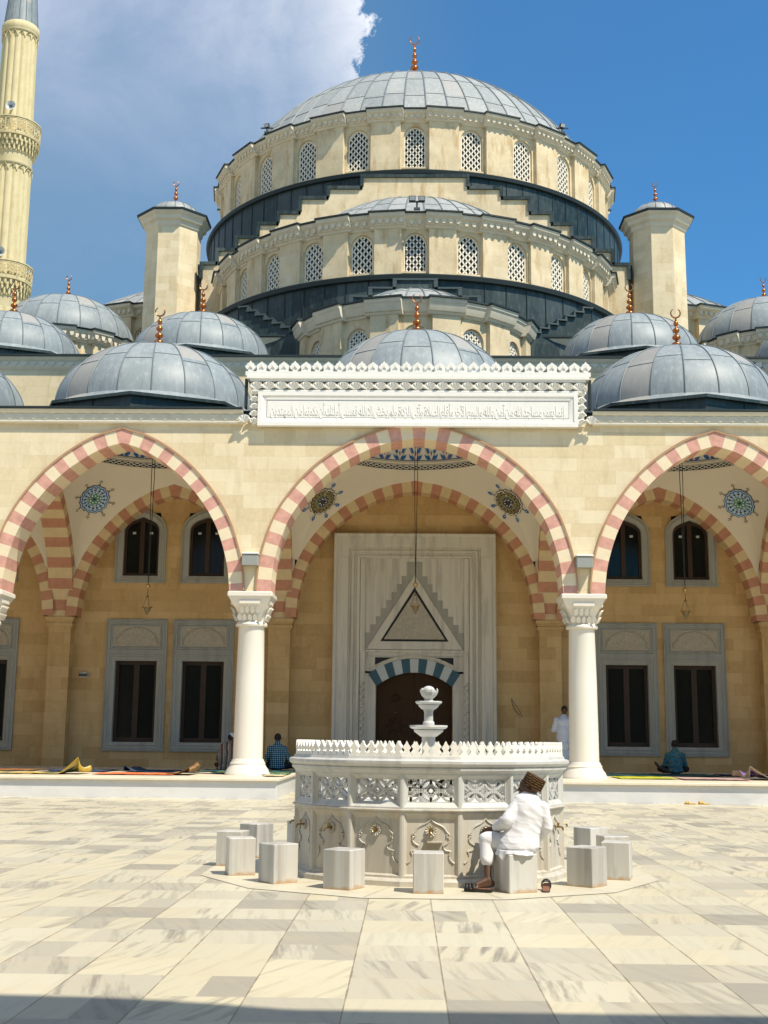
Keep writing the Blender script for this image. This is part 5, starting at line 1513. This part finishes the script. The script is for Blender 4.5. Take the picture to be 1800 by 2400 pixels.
RP = {'yellow': rug_pat('yellow_teal_rug', (.06,.10,.09), (.62,.42,.05), (.55,.36,.04), (.66,.56,.25)),
 'orange': rug_pat('orange_rug', (.72,.12,.04), (.60,.08,.03), (.74,.17,.05), (.66,.42,.22), 4.),
 'green': rug_pat('green_rug', (.02,.16,.09), (.02,.10,.07), (.02,.13,.07), (.50,.40,.18), 2.),
 'blue': rug_pat('blue_rug', (.02,.035,.09), (.03,.06,.14), (.015,.03,.07), (.12,.16,.20), 3.),
 'teal': rug_pat('teal_rug', (.02,.09,.10), (.03,.13,.12), (.015,.06,.07), (.16,.22,.18), 3.),
 'lime': rug_pat('lime_rug', (.46,.44,.05), (.62,.50,.04), (.40,.42,.05), (.24,.30,.05), 6.),
 'mauve': rug_pat('mauve_rug', (.36,.22,.20), (.42,.30,.26), (.30,.17,.17), (.50,.40,.34), 5.),
 'purple': rug_pat('purple_rug', (.09,.05,.20), (.14,.07,.28), (.42,.33,.20), (.45,.36,.22), 4.),
 'brown': rug_pat('brown_rug', (.22,.07,.03), (.30,.12,.05), (.12,.09,.04), (.40,.25,.12), 3.),
 'beige': rug_pat('beige_rug', (.55,.46,.30), (.62,.53,.36), (.50,.38,.22), (.60,.50,.34), 3.)}
RUGID = [0]
def rug(x0, x1, y0, y1, key, label, curl=None, lift=0., rot=0.):
    """curl: (side, width, height): a rug end thrown up in a fold"""
    RUGID[0] += 1; cx_, cy_ = (x0+x1)/2, (y0+y1)/2; mb = MB(); nx, ny = 28, 28; sd = RUGID[0]*7.3
    z0 = ZP+.012+lift
    P = []
    for j in range(ny+1):
        row = []
        for i in range(nx+1):
            u, v = i/nx, j/ny; x = (x0-cx_)+(x1-x0)*u; y = (y0-cy_)+(y1-y0)*v
            z = z0+.012*noise.noise(Vector((x*2.2+sd,y*2.2,sd)))+.008+.012*max(0,noise.noise(Vector((x*6+sd,y*3,1))))
            if curl:
                side, w_, h_ = curl
                t = (x-(x1-cx_-w_))/w_ if side > 0 else ((x0-cx_+w_)-x)/w_
                if t > 0:
                    t = min(t,1.)
                    s_ = max(0., (t-.8)/.2); hv = h_*(.62+.25*sin(5*v+sd)+.35*noise.noise(Vector((y*2+sd,sd,0))))*(1.1-.5*v)
                    z += hv*(min(t,.8)/.8)**1.3*(1-.85*s_); x -= side*w_*(.22*min(t,.8)+.2*s_*.9)
                    y += .06*t*sin(5*v+sd)
            row.append((cx_+x*cos(rot)-y*sin(rot), cy_+x*sin(rot)+y*cos(rot), z))
        P.append(row)
    b0 = len(mb.v)
    for row in P: mb.v.extend(row)
    for j in range(ny):
        for i in range(nx):
            q = [b0+j*(nx+1)+i, b0+j*(nx+1)+i+1, b0+(j+1)*(nx+1)+i+1, b0+(j+1)*(nx+1)+i]
            mb.face(q, 0, [(i/nx,j/ny),((i+1)/nx,j/ny),((i+1)/nx,(j+1)/ny),(i/nx,(j+1)/ny)])
    o = mb.build('prayer_rug', RP[key], None, sharp=80, flip=False)
    s = o.modifiers.new('thickness', 'SOLIDIFY'); s.thickness = .008; s.offset = 1
    tag(o, label, 'rug', 'prayer rugs on the platforms'); return o
rug(-10.9,-9.35,29.7,30.9,'yellow','yellow and teal rug at the far left of the platform edge, its end thrown up', (-1,.7,.26))
rug(-9.3,-7.72,29.75,31.0,'yellow','yellow rug with diamond pattern and a raised folded corner beside the orange rug', (1,.75,.46))
rug(-7.68,-5.75,29.8,31.1,'orange','orange red rug lying flat in the sun on the left platform')
rug(-5.95,-5.2,29.95,31.4,'brown','brown rug with a rolled up end right of the orange rug', (1,.5,.36), .02)
rug(-5.15,-4.3,31.7,33.0,'green','green rug with cream stripe left of the column base')
rug(-3.75,-3.15,30.6,32.3,'green','green rug with cream stripe right of the column base, at the platform end')
rug(-3.6,-3.12,29.6,30.5,'beige','small beige cloth on the corner of the left platform')
rug(-9.6,-7.9,32.0,33.6,'blue','dark blue rug behind the yellow diamond rug')
rug(-7.6,-5.9,32.2,34.0,'blue','dark blue rug behind the orange rug, bunched at one corner', (-1,.4,.2))
rug(-5.8,-4.5,33.2,34.9,'teal','teal rug under the kneeling man in the striped robe')
rug(-4.4,-3.15,33.4,35.3,'teal','teal rug under the sitting man in the checked shirt')
rug(-11.5,-9.8,32.2,33.8,'brown','brown red rug beside the left pilaster')
rug(4.95,6.35,30.6,32.2,'lime','lime yellow rug right of the right column base')
rug(6.4,8.0,30.2,31.8,'mauve','dull mauve rug before the man in the blue shirt')
rug(7.75,8.95,30.6,32.2,'purple','purple and gold rug folded up at one end right of the mauve rug', (-1,.85,.36), .025)
rug(8.75,9.5,30.1,31.1,'beige','pale beige rug at the far right of the platform edge')
rug(9.0,10.6,32.0,33.4,'orange','orange brown rug at the far right behind the beige one')
rug(9.55,10.9,30.0,31.5,'green','green rug at the right end of the platform edge')
rug(4.75,6.5,33.2,34.9,'teal','teal rug behind the lime yellow rug')
rug(6.55,8.1,33.3,35.4,'teal','teal rug under the man in the blue shirt')
rug(3.3,4.7,33.6,35.4,'green','green rug under the standing man in white')
rug(8.3,9.9,33.8,35.3,'blue','dark blue rug beyond the purple rug')
# ------------------------------------------------------------------ people
def capsule(mb, p0, p1, r0, r1, n=14):
    p0, p1 = Vector(p0), Vector(p1); t = (p1-p0)
    L = t.length; t = t/L if L > 1e-6 else Vector((0,0,1))
    a = t.cross(Vector((0,0,1))); a = a if a.length > .05 else t.cross(Vector((0,1,0))); a.normalize(); c = t.cross(a)
    prof = [(-cos(pi/2*k/4)*r0, sin(pi/2*k/4)*r0+1e-4) for k in range(4)]+[(0,r0),(L,r1)]+[(L+sin(pi/2*k/4)*r1, cos(pi/2*k/4)*r1+1e-4) for k in range(1,5)]
    mb.rings([[tuple(p0+t*d_+(a*cos(2*pi*j/n)+c*sin(2*pi*j/n))*r) for j in range(n)] for d_, r in prof], 0, True, True)
def ell(mb, c, rad, rz=0., rx=0., ry=0.):
    mb.ico(c, rad, 0, 18, 12, Matrix.Rotation(rz,3,'Z') @ Matrix.Rotation(ry,3,'Y') @ Matrix.Rotation(rx,3,'X'))
def blob(name, mb, vox, mat, parent, smooth=5, post=None, cut=None):
    org = ORG[parent.name]
    me = bpy.data.meshes.new('tmp'); me.from_pydata(mb.v, [], mb.f)
    bm = bmesh.new(); bm.from_mesh(me); bmesh.ops.recalc_face_normals(bm, faces=bm.faces); bm.to_mesh(me); bm.free()
    o = bpy.data.objects.new('tmp', me); COL.objects.link(o)
    r = o.modifiers.new('r', 'REMESH'); r.mode = 'VOXEL'; r.voxel_size = vox; r.adaptivity = 0
    s = o.modifiers.new('s', 'SMOOTH'); s.iterations = smooth; s.factor = .5
    nm = bpy.data.meshes.new_from_object(o.evaluated_get(bpy.context.evaluated_depsgraph_get()))
    bpy.data.objects.remove(o); nm.name = name
    if post:
        nm.update(); N = [v.normal.copy() for v in nm.vertices]
        for v, n_ in zip(nm.vertices, N): v.co = Vector(post(v.co, n_))
    if cut:
        bm = bmesh.new(); bm.from_mesh(nm); bmesh.ops.delete(bm, geom=[v for v in bm.verts if cut(v.co)], context='VERTS'); bm.to_mesh(nm); bm.free()
    nm.transform(Matrix.Translation(-org)); nm.materials.clear(); nm.materials.append(mat)
    nm.polygons.foreach_set('use_smooth', [True]*len(nm.polygons))
    ob = bpy.data.objects.new(name, nm); COL.objects.link(ob); ob.parent = parent; ORG[ob.name] = org
    return ob
def folds(amp, freq, dirv, seed=0., wob=1.6):
    dirv = Vector(dirv)
    def f(c, n):
        w_ = noise.noise(c*4+Vector((seed,0,0)))*wob+noise.noise(c*9+Vector((0,seed,0)))*wob*.5
        s = sin(c.dot(dirv)*freq+w_*3.)
        k = .5+.5*noise.noise(c*5+Vector((0,0,seed)))
        return c+n*amp*(max(s,-.3)**3 if s > 0 else s*.4)*k*2+n*amp*.8*noise.noise(c*14)
    return f
skin = plain('dark_skin', (.075,.036,.02), .5, .18, 12., bump=.1)
sole = plain('foot_sole_skin', (.22,.10,.06), .6, .15, 12., bump=.1)
hairm = plain('black_hair', (.012,.010,.009), .8, .3, 60., bump=.6, bscale=120)
whitec = cloth('white_cotton', (.62,.62,.64), .03); whitec_shade = cloth('shaded_white_cotton', (.50,.53,.62), .04)  # second white, for robe and cap, has bluish shade put into its colour
blackr = plain('black_rubber', (.018,.017,.016), .55, .2, 10.)
def head_shape(mb, c, face, s=1., tilt=None):
    """skull, jaw, nose and ears; face = unit direction looked at"""
    f = Vector(face).normalized(); upv = Vector(tilt or (0,0,1)).normalized(); sd = f.cross(upv).normalized(); upv = sd.cross(f)
    c = Vector(c); Mr = Matrix((sd, f, upv)).transposed()
    def e(p, rad): mb.ico(c+Mr@(Vector(p)*s), tuple(q*s for q in rad), 0, 16, 12, Mr)
    e((0,-.008,.012),(.074,.093,.092)); e((0,.030,-.045),(.056,.062,.066)); e((0,.062,-.072),(.030,.026,.022)); e((0,.098,-.018),(.013,.020,.022)); e((0,.088,.028),(.052,.014,.014)); e((0,.092,-.055),(.026,.014,.012))
    for q in (-1,1): e((q*.077,-.010,-.012),(.010,.022,.034)); e((q*.036,.076,-.026),(.020,.016,.018))
    return Mr
def eyes(parent, c, Mr, s=1.):
    mb = MB(); c = Vector(c)
    for q in (-1,1): mb.ico(c+Mr@(Vector((q*.032,.086,.006))*s), (.011*s,)*3, 0, 10, 8)
    mb.build('eyes', M['paper'], parent)
M['paper'] = plain('eye_white', (.55,.52,.48), .3, .05)
def hand(mb, wrist, d_, palm_n, s=1., curl=.5):
    """palm and five fingers of different lengths, bent by curl"""
    w_ = Vector(wrist); d_ = Vector(d_).normalized(); n_ = Vector(palm_n).normalized(); sd = d_.cross(n_).normalized(); n_ = sd.cross(d_)
    for k in (-1,0,1): capsule(mb, w_+sd*.020*k*s, w_+(d_*.085+sd*.026*k)*s, .019*s, .015*s, 10)
    for k, L in zip((-1.5,-.5,.5,1.5), (.062,.078,.082,.070)):
        b0 = w_+(d_*.088+sd*.018*k)*s; a1 = curl*.6; a2 = curl*1.4
        b1 = b0+(d_*cos(a1)+n_*sin(a1))*L*.5*s; b2 = b1+(d_*cos(a2)+n_*sin(a2))*L*.5*s
        capsule(mb, b0, b1, .0098*s, .0088*s, 8); capsule(mb, b1, b2, .0088*s, .0075*s, 8)
    t0_ = w_+(d_*.025-sd*.026)*s; t1_ = t0_+(d_*.7-sd*.8+n_*.35).normalized()*.038*s; t2_ = t1_+(d_*.95-sd*.15+n_*.4).normalized()*.032*s
    capsule(mb, t0_, t1_, .012*s, .010*s, 8); capsule(mb, t1_, t2_, .010*s, .0085*s, 8)

# --- the man in white washing at the fountain
man = thing('person', 'man in white tunic and brown cap sitting on a stool, washing at the fountain', 'person', (.765,11.69,0))
body = MB()
HC = Vector((.905,11.79,.915))
Mr = head_shape(body, HC, (-.86,.30,-.42), 1.02, (.36,-.1,.9))
capsule(body, (.905,11.765,.80), (.905,11.78,.88), .054, .05)
capsule(body, (.90,11.785,.75), (.84,11.74,.45), .085, .10)
for sh, el, wr in (((.81,11.77,.77),(.675,11.675,.605),(.565,11.93,.535)), ((1.02,11.75,.73),(1.06,11.735,.56),(.985,11.93,.455))):
    capsule(body, (.90,11.775,.76), sh, .05, .046); capsule(body, sh, el, .046, .038); capsule(body, el, wr, .036, .024)
hand(body, (.565,11.93,.535), (-.45,.80,-.18), (-.3,-.1,-1), 1., .7)
hand(body, (.985,11.93,.455), (-.6,.75,-.1), (0,0,-1), 1., .7)
for hp, kn, an, toe in (((.78,11.73,.42),(.505,11.80,.455),(.515,11.665,.105),(.335,11.605,.035)), ((.80,11.75,.42),(.80,12.05,.44),(.78,12.06,.10),(.72,12.20,.04))):
    capsule(body, hp, kn, .08, .055); capsule(body, kn, an, .05, .032)
    a_ = Vector(an); t_ = Vector(toe); hl = a_+(a_-t_).normalized()*.035+Vector((0,0,-.045))
    capsule(body, a_+Vector((0,0,.0)), hl, .034, .032); capsule(body, hl, a_.lerp(t_,.55)+Vector((0,0,-.02)), .032, .030); capsule(body, a_, a_.lerp(t_,.6), .032, .028)
    sdv = (t_-a_).cross(Vector((0,0,1))).normalized(); fd = (t_-a_); fd.z = 0; fd.normalize(); m0 = a_.lerp(t_,.62); m0.z = .042
    for k, L in zip((-2,-1,0,1,2), (.052,.05,.046,.04,.034)):
        q0 = m0+sdv*.013*k*1.2; capsule(body, q0, q0+fd*L*1.25+Vector((0,0,-.008)), .013, .010, 8)
bo = blob('body', body, .0072, skin, man, 3)
eyes(bo, HC, Mr, 1.02)
# tunic
sh_ = MB()
def loft(mb, secs, n=28):
    """secs: (centre, half width, half depth, roll) from bottom to top"""
    rs = []
    for c, rx, ry, roll in secs:
        rs.append([(c[0]+rx*cos(2*pi*k/n)*cos(roll), c[1]+ry*sin(2*pi*k/n), c[2]-rx*cos(2*pi*k/n)*sin(roll)) for k in range(n)])
    mb.rings(rs, 0, True, True)
loft(sh_, [((.785,11.70,.345),.175,.15,-.05),((.79,11.70,.39),.195,.168,-.02),((.805,11.71,.45),.185,.16,.05),((.835,11.72,.52),.158,.138,.12),((.865,11.73,.60),.150,.125,.18),((.89,11.735,.68),.155,.12,.22),((.908,11.74,.745),.168,.112,.27),((.912,11.75,.80),.148,.098,.33),((.912,11.76,.838),.105,.08,.3),((.912,11.768,.866),.074,.068,.2),((.912,11.77,.882),.066,.062,.2)])
capsule(sh_, (.81,11.748,.79), (.69,11.66,.625), .064, .064); capsule(sh_, (.692,11.658,.628), (.612,11.81,.565), .064, .052)
capsule(sh_, (1.02,11.72,.745), (1.058,11.715,.575), .064, .056); capsule(sh_, (1.058,11.715,.575), (1.0,11.88,.475), .056, .045)
ell(sh_, (.70,11.76,.43), (.10,.12,.06), 0)
f1 = folds(.0024, 70, (.55,.15,.80), 3., 2.); f2 = folds(.0010, 150, (.3,.2,.9), 9., 2.2); f0 = folds(.0012, 30, (.85,.1,.5), 6., 2.)
blob('tunic', sh_, .0075, whitec, man, 6, lambda c, n_: f2(f1(f0(c, n_), n_), n_) if c.z < .80 else f2(c, n_*.5))
mb = MB()   # hem hanging over the stool
N_ = 44
def hem(k, v):
    a = -1.95+3.6*k/N_
    rx, ry = .165+.012*v, .162+.02*v
    drop = (.006+.016*(.5+.5*sin(a*3.1+.6))+.06*max(0,1-abs(a+1.15)/.28))*v
    w_ = .008*sin(a*13)*v
    return (.765+(rx+w_)*sin(a+.35), 11.69-(ry+w_)*cos(a+.35), .375-.025*v-drop)
mb.rings([[hem(k, v/6.) for k in range(N_+1)] for v in range(7)], 0, closed=False)
ho = mb.build('tunic_hem', whitec, man, sharp=80, flip=False); s = ho.modifiers.new('t','SOLIDIFY'); s.thickness = .004
mb = MB()
capsule(mb, (.78,11.73,.42), (.52,11.79,.452), .098, .075); ell(mb, (.505,11.79,.45), (.072,.072,.066)); capsule(mb, (.505,11.79,.44), (.512,11.72,.275), .066, .062)
capsule(mb, (.80,11.75,.42), (.80,12.03,.44), .095, .072); capsule(mb, (.80,12.03,.43), (.79,12.06,.25), .066, .06); ell(mb, (.79,11.73,.41), (.15,.13,.075))
f3 = folds(.0022, 62, (.8,.2,.5), 5., 1.)
blob('trousers', mb, .0085, whitec, man, 4, f3)
# cap
capm = NT('brown_woven_cap', .85, .15)
xo = capm.xyz(capm.uv); wv = capm.math('FRACT', capm.math('ADD', capm.math('MULTIPLY', xo[1], 46.), capm.math('MULTIPLY', capm.noise(capm.uv, 14., 3), 1.2)))
cc = capm.ramp(wv, [(.0,(.028,.015,.009)),(.42,(.04,.02,.012)),(.55,(.20,.115,.045)),(.75,(.24,.14,.055)),(.9,(.03,.016,.01))])
capm.col(capm.mix(capm.math('GREATER_THAN', capm.noise(capm.uv, 38., 2), .56), cc, (.03,.017,.01))); capm.bump(wv, .4, .01)
def kufi(parent, c, axis, r, h, mat, r2=None):
    mb = MB(); ax = Vector(axis).normalized(); q = ax.to_track_quat('Z','Y').to_matrix().to_4x4(); Mx = Matrix.Translation(Vector(c)) @ q
    r2 = r2 or r*.95; prof = [(r,0),(r*1.0,h*.5),(r2,h*.93),(r2*.97,h),(r2*.6,h*1.0),(.003,h*.97)]; vl = [0,.05,.095,.10,.14,.19]
    mb.rings([[tuple(Mx @ Vector((rr_*cos(2*pi*k/28), rr_*sin(2*pi*k/28), z))) for k in range(28)] for rr_, z in prof], 0, False, True, uv=lambda i,j: (j/28.*1.2, vl[i]))
    return mb.build('cap', mat, parent, sharp=50)
kufi(man, HC+Vector((.022,-.014,.018)), (.46,-.12,.86), .1, .105, capm.mat, .098)
# sandals
def sandal(x, y, z, az_, name_label, parent=None, roll=0., mats=None, tilt=0.):
    t = parent or thing('sandal', name_label, 'sandal', (x,y,z))
    mats = mats or (blackr, blackr)
    Mx = Matrix.Translation((x,y,z)) @ Matrix.Rotation(az_,4,'Z') @ Matrix.Rotation(tilt,4,'X')
    out = [(0,-.13),(.032,-.118),(.038,-.06),(.034,0),(.045,.07),(.040,.115),(.015,.138),(-.015,.135),(-.036,.11),(-.042,.06),(-.032,0),(-.037,-.06),(-.03,-.118)]
    mb = MB(); mb.rings([[tuple(Mx @ Vector((px*k,py*k,zz))) for px,py in out] for k,zz in ((.97,.0),(1.,.008),(1.,.022),(.96,.027))], 0, True, True)
    s_ = mb.build('sole', mats[0], t, sharp=40)
    mb = MB()
    for y0 in (.02,.055,.085):
        P = [tuple(Mx @ Vector((.043*cos(pi*k/10), y0+.012*sin(pi*k/10), .02+.048*sin(pi*k/10)))) for k in range(11)]
        Q = [tuple(Mx @ Vector((.043*cos(pi*k/10), y0+.026+.012*sin(pi*k/10), .02+.044*sin(pi*k/10)))) for k in range(11)]
        mb.rings([P,Q], 0, closed=False)
    so_ = mb.build('strap', mats[1], t, sharp=60, flip=False); sm = so_.modifiers.new('t','SOLIDIFY'); sm.thickness = .005
    mb = MB(); mb.rings([[tuple(Mx @ Vector((px*.86,py*.9,zz))) for px,py in out] for zz in (.0272,.029)], 0, False, True); mb.build('insole', sole if mats[0] is blackr else mats[0], t)
    return t
sandal(.425,11.60,.008, radians(72), 'black sandal under the foot of the man in white')
sandal(1.045,11.74,.012, radians(-8), 'empty black sandal standing beside the stool of the man in white', tilt=.2)
yel = plain('yellow_rubber', (.62,.42,.12), .5, .1)
sandal(6.07,28.22,.004, radians(80), 'yellow slipper at the foot of the right platform, left one of the pair', mats=(yel,yel))
sandal(6.37,28.22,.004, radians(95), 'yellow slipper at the foot of the right platform, right one of the pair', mats=(yel,yel))

# --- worshippers under the portico
def stripe_mat():
    m = NT('striped_robe', .9, .1); x = m.xyz(m.ob)
    a = m.math('ADD', m.math('MULTIPLY', x[0], 7.6), m.math('MULTIPLY', m.noise(m.ob, 3., 3), .5))
    c = m.ramp(m.math('FRACT', a), [(.0,(.13,.055,.035)),(.25,(.15,.07,.045)),(.32,(.34,.32,.27)),(.52,(.30,.30,.26)),(.6,(.05,.05,.05)),(.72,(.32,.29,.24)),(.9,(.14,.06,.04))])
    m.col(c); m.bump(m.noise(m.ob, 14., 4), .3, .02); return m.mat
def check_mat():
    m = NT('blue_checked_shirt', .9, .1); x = m.xyz(m.ob)
    fx = m.math('ABSOLUTE', m.math('SUBTRACT', m.math('FRACT', m.math('MULTIPLY', x[0], 19.)), .5)); fz = m.math('ABSOLUTE', m.math('SUBTRACT', m.math('FRACT', m.math('MULTIPLY', x[2], 19.)), .5))
    l = m.math('MAXIMUM', m.math('LESS_THAN', fx, .24), m.math('LESS_THAN', fz, .24)); q = m.math('MINIMUM', m.math('LESS_THAN', fx, .24), m.math('LESS_THAN', fz, .24))
    c = m.mix(l, (.008,.022,.05), (.02,.10,.17)); c = m.mix(q, c, (.30,.42,.46)); m.col(c); m.bump(m.noise(m.ob, 14., 4), .2, .02); return m.mat
def blue_mat():
    m = NT('blue_patterned_shirt', .9, .1); n_ = m.n('TexVoronoi', Vector=m.mapv(m.ob,(1,1,1.7)), Scale=9.).outputs['Distance']
    z = m.xyz(m.ob)[2]
    c = m.ramp(n_, [(.1,(.05,.20,.26)),(.45,(.03,.10,.15)),(.7,(.09,.16,.14))]); m.col(c); m.bump(m.noise(m.ob, 14., 4), .2, .02); return m.mat
def sitter(x, y, label, mat, face=(0,1,0), tilt=(0,0,1), lean=0., kind='cross', hs=1.06, hz=.86, trouser=None):
    z = ZP+.03; t = thing('person', label, 'person', (x,y,z))
    S = hs; b = MB(); hc = Vector((x+lean, y+.03, z+hz))
    Mr_ = head_shape(b, hc, face, 1.16, tilt)
    capsule(b, (x+lean*.7,y,z+hz-.24), hc+Vector((0,0,-.05)), .062, .055); capsule(b, (x+lean*.5,y,z+hz-.28), (x,y-.02,z+.16), .12, .14)
    for s in (-1,1):
        sh = Vector((x+lean*.6+s*.185,y,z+hz-.265)); el = Vector((x+s*.285,y+.08,z+hz-.54)); wr = Vector((x+s*.22,y+.33,z+.20))
        capsule(b, sh, el, .052, .042); capsule(b, el, wr, .04, .028); hand(b, wr, (-s*.4,.8,-.2), (0,0,-1), 1.05, .6)
        kn = Vector((x+s*.36,y+.30,z+.14)); ft_ = Vector((x-s*.10,y+.40,z+.06))
        capsule(b, (x+s*.10,y,z+.13), kn, .09, .065); capsule(b, kn, ft_, .06, .042); capsule(b, ft_, ft_+Vector((-s*.16,.05,-.01)), .042, .03)
    bo_ = blob('body', b, .012, skin, t, 3); eyes(bo_, hc, Mr_, 1.16)
    h = MB(); h.ico(hc+Mr_@Vector((0,-.024,.026)), (.094,.106,.100), 0, 18, 12, Mr_); h.build('hair', hairm, t)
    c = MB(); zz = z+hz
    ell(c, (x+lean*.6,y,zz-.30), (.215,.14,.13)); ell(c, (x+lean*.7,y,zz-.21), (.13,.10,.075)); ell(c, (x+lean*.3,y-.01,zz-.48), (.20,.145,.2)); ell(c, (x,y-.02,z+.22), (.205,.165,.17)); ell(c, (x,y-.01,z+.10), (.225,.185,.095))
    capsule(c, (x+lean*.7,y,zz-.24), (x+lean*.85,y+.01,zz-.125), .09, .075)
    for s in (-1,1):
        sh = Vector((x+lean*.6+s*.195,y,zz-.285)); el = Vector((x+s*.285,y+.06,zz-.55)); wr = Vector((x+s*.235,y+.27,z+.23))
        ell(c, sh, (.085,.085,.08)); capsule(c, sh, el, .078, .066); capsule(c, el, wr, .066, .052)
    f_ = folds(.007, 40, (.5,.2,.8), x*3)
    blob('shirt', c, .013, mat, t, 4, f_)
    if trouser:
        c = MB()
        for s in (-1,1):
            kn = Vector((x+s*.36,y+.30,z+.14)); capsule(c, (x+s*.10,y,z+.13), kn, .10, .085); capsule(c, kn, (x+s*.02,y+.40,z+.08), .08, .06)
        blob('trousers', c, .013, trouser, t, 4)
    return t, hc, Mr_
dark = cloth('dark_trousers', (.02,.02,.022))
t1, hc, Mr_ = sitter(-3.76,34.5,'man in a blue checked shirt sitting cross-legged right of the left column',check_mat(),trouser=dark,hz=.875)
t2, hc, Mr_ = sitter(-5.08,34.3,'man in a brown striped robe and white cap kneeling just left of the left column',stripe_mat(),face=(.85,.45,-.1),lean=.09,hz=.85,trouser=None)
kufi(t2, hc+Vector((.0,0,.042)), (.25,0,.95), .098, .10, whitec_shade)
mb = MB()  # robe spread over the folded legs
f_ = folds(.01, 30, (1,.2,.1), 2.); ell(mb, (-5.08,34.33,ZP+.12), (.27,.25,.13)); ell(mb, (-5.24,34.30,ZP+.07), (.16,.2,.07)); ell(mb, (-5.20,34.30,ZP+.42), (.19,.16,.34)); ell(mb, (-5.12,34.29,ZP+.62), (.20,.15,.16)); blob('robe_skirt', mb, .014, bpy.data.materials['striped_robe'], t2, 4, f_)
t3, hc, Mr_ = sitter(7.12,34.6,'man in a teal blue patterned shirt sitting on a rug below the right windows',blue_mat(),hz=.80,trouser=dark)
mb = MB(); capsule(mb, (6.88,34.55,ZP+.12), (6.66,34.45,ZP+.20), .055, .045); capsule(mb, (6.66,34.45,ZP+.20), (6.55,34.42,ZP+.33), .045, .035)
for k in range(5): capsule(mb, (6.56+.0*k,34.40+.018*k,ZP+.31), (6.525,34.40+.018*k,ZP+.375-.006*k), .014, .011, 8)
blob('outstretched_foot', mb, .010, skin, t3, 3)

# --- the standing man in white
x, y, z = 4.06, 34.6, ZP+.03
st_ = thing('person', 'man in a long white robe standing half hidden by the right column', 'person', (x,y,z))
b = MB(); hc = Vector((x+.06,y+.03,z+1.70)); Mr_ = head_shape(b, hc, (0,1,-.35), 1.08)
capsule(b, (x+.04,y,z+1.48), hc+Vector((0,0,-.05)), .062, .056); capsule(b, (x+.02,y,z+1.40), (x+.02,y,z+.95), .13, .13)
for s in (-1,1):
    sh = Vector((x+.03+s*.185,y,z+1.45)); el = Vector((x+.03+s*.26,y+.05,z+1.16)); wr = Vector((x+.03+s*.10,y+.28,z+1.16))
    capsule(b, sh, el, .052, .042); capsule(b, el, wr, .04, .028); hand(b, wr, (-s*.9,.3,0), (0,-1,0), 1.05, .4)
    capsule(b, (x+.02+s*.09,y,z+.92), (x+.02+s*.10,y+.02,z+.48), .09, .06); capsule(b, (x+.02+s*.10,y+.02,z+.48), (x+.02+s*.10,y,z+.09), .056, .036)
    capsule(b, (x+.02+s*.10,y-.03,z+.045), (x+.02+s*.11,y+.15,z+.03), .042, .034)
bo_ = blob('body', b, .013, skin, st_, 3); eyes(bo_, hc, Mr_, 1.08)
h = MB(); h.ico(hc+Mr_@Vector((0,-.016,.032)), (.084,.098,.088), 0, 18, 12, Mr_); h.build('hair', hairm, st_)
c = MB()
ell(c, (x+.03,y-.005,z+1.38), (.225,.16,.15)); ell(c, (x+.04,y-.005,z+1.49), (.12,.10,.07)); ell(c, (x+.02,y-.01,z+1.15), (.195,.15,.26))
for zz, rx, ry in ((.95,.20,.16),(.72,.205,.165),(.48,.215,.175),(.26,.225,.185)): ell(c, (x+.02,y,z+zz), (rx,ry,.2))
capsule(c, (x+.03,y,z+1.46), (x+.045,y+.005,z+1.54), .085, .07)
for s in (-1,1):
    sh = Vector((x+.03+s*.185,y,z+1.44)); el = Vector((x+.03+s*.265,y+.05,z+1.16)); wr = Vector((x+.03+s*.12,y+.24,z+1.16))
    ell(c, sh, (.085,.085,.08)); capsule(c, sh, el, .08, .075); capsule(c, el, wr, .07, .06)
f_ = folds(.010, 26, (1,.3,.12), 4.)
blob('robe', c, .014, whitec_shade, st_, 4, f_, cut=lambda p: p.z < z+.10)

# ------------------------------------------------------------------ arcade on the camera's side of the court (throws the shadow at the bottom)
opp = thing('opposite_arcade', 'flat roofed limestone arcade across the courtyard whose roof shades the near paving', 'arcade', (0,-3,0))
b = MB(); H_ = 9.5; ye = 6.56-.44*H_*1.0
b.box(-30,30,-8,ye,H_-.5,H_)
for k in range(-16,17):
    xs_ = k*.5
b.build('roof_slab', M['stone'], opp)
b = MB(); n = 60
pts = [(-30,H_-.1)]
for i in range(n+1):
    xw = -12+16.*i/n
    hgt_ = .72 if xw < 3.35 else .72*max(0,1-(xw-3.35)/.75)**.8 if xw < 4.1 else 0
    hgt_ += .04*sin(xw*3.1)*(1 if xw < 3.6 else 0)
    pts.append((xw,H_+max(hgt_,.004)))
pts += [(30,H_+.004),(30,H_-.1)]
b.prism(pts, ye-.35, ye-.01, yz); b.build('parapet', M['stone'], opp)
b = MB()
for xk in (-21,-13,-5,5,13,21):
    b.lathe([(.5,0),(.45,.3),(.36,.4),(.32,H_-1.6),(.55,H_-.9),(.55,H_-.5)], xk, ye-.7, 24)
b.build('columns', M['colm'], opp)
b = MB(); b.box(-30,30,-8.4,-8,0,H_); b.build('back_wall', M['stone'], opp)
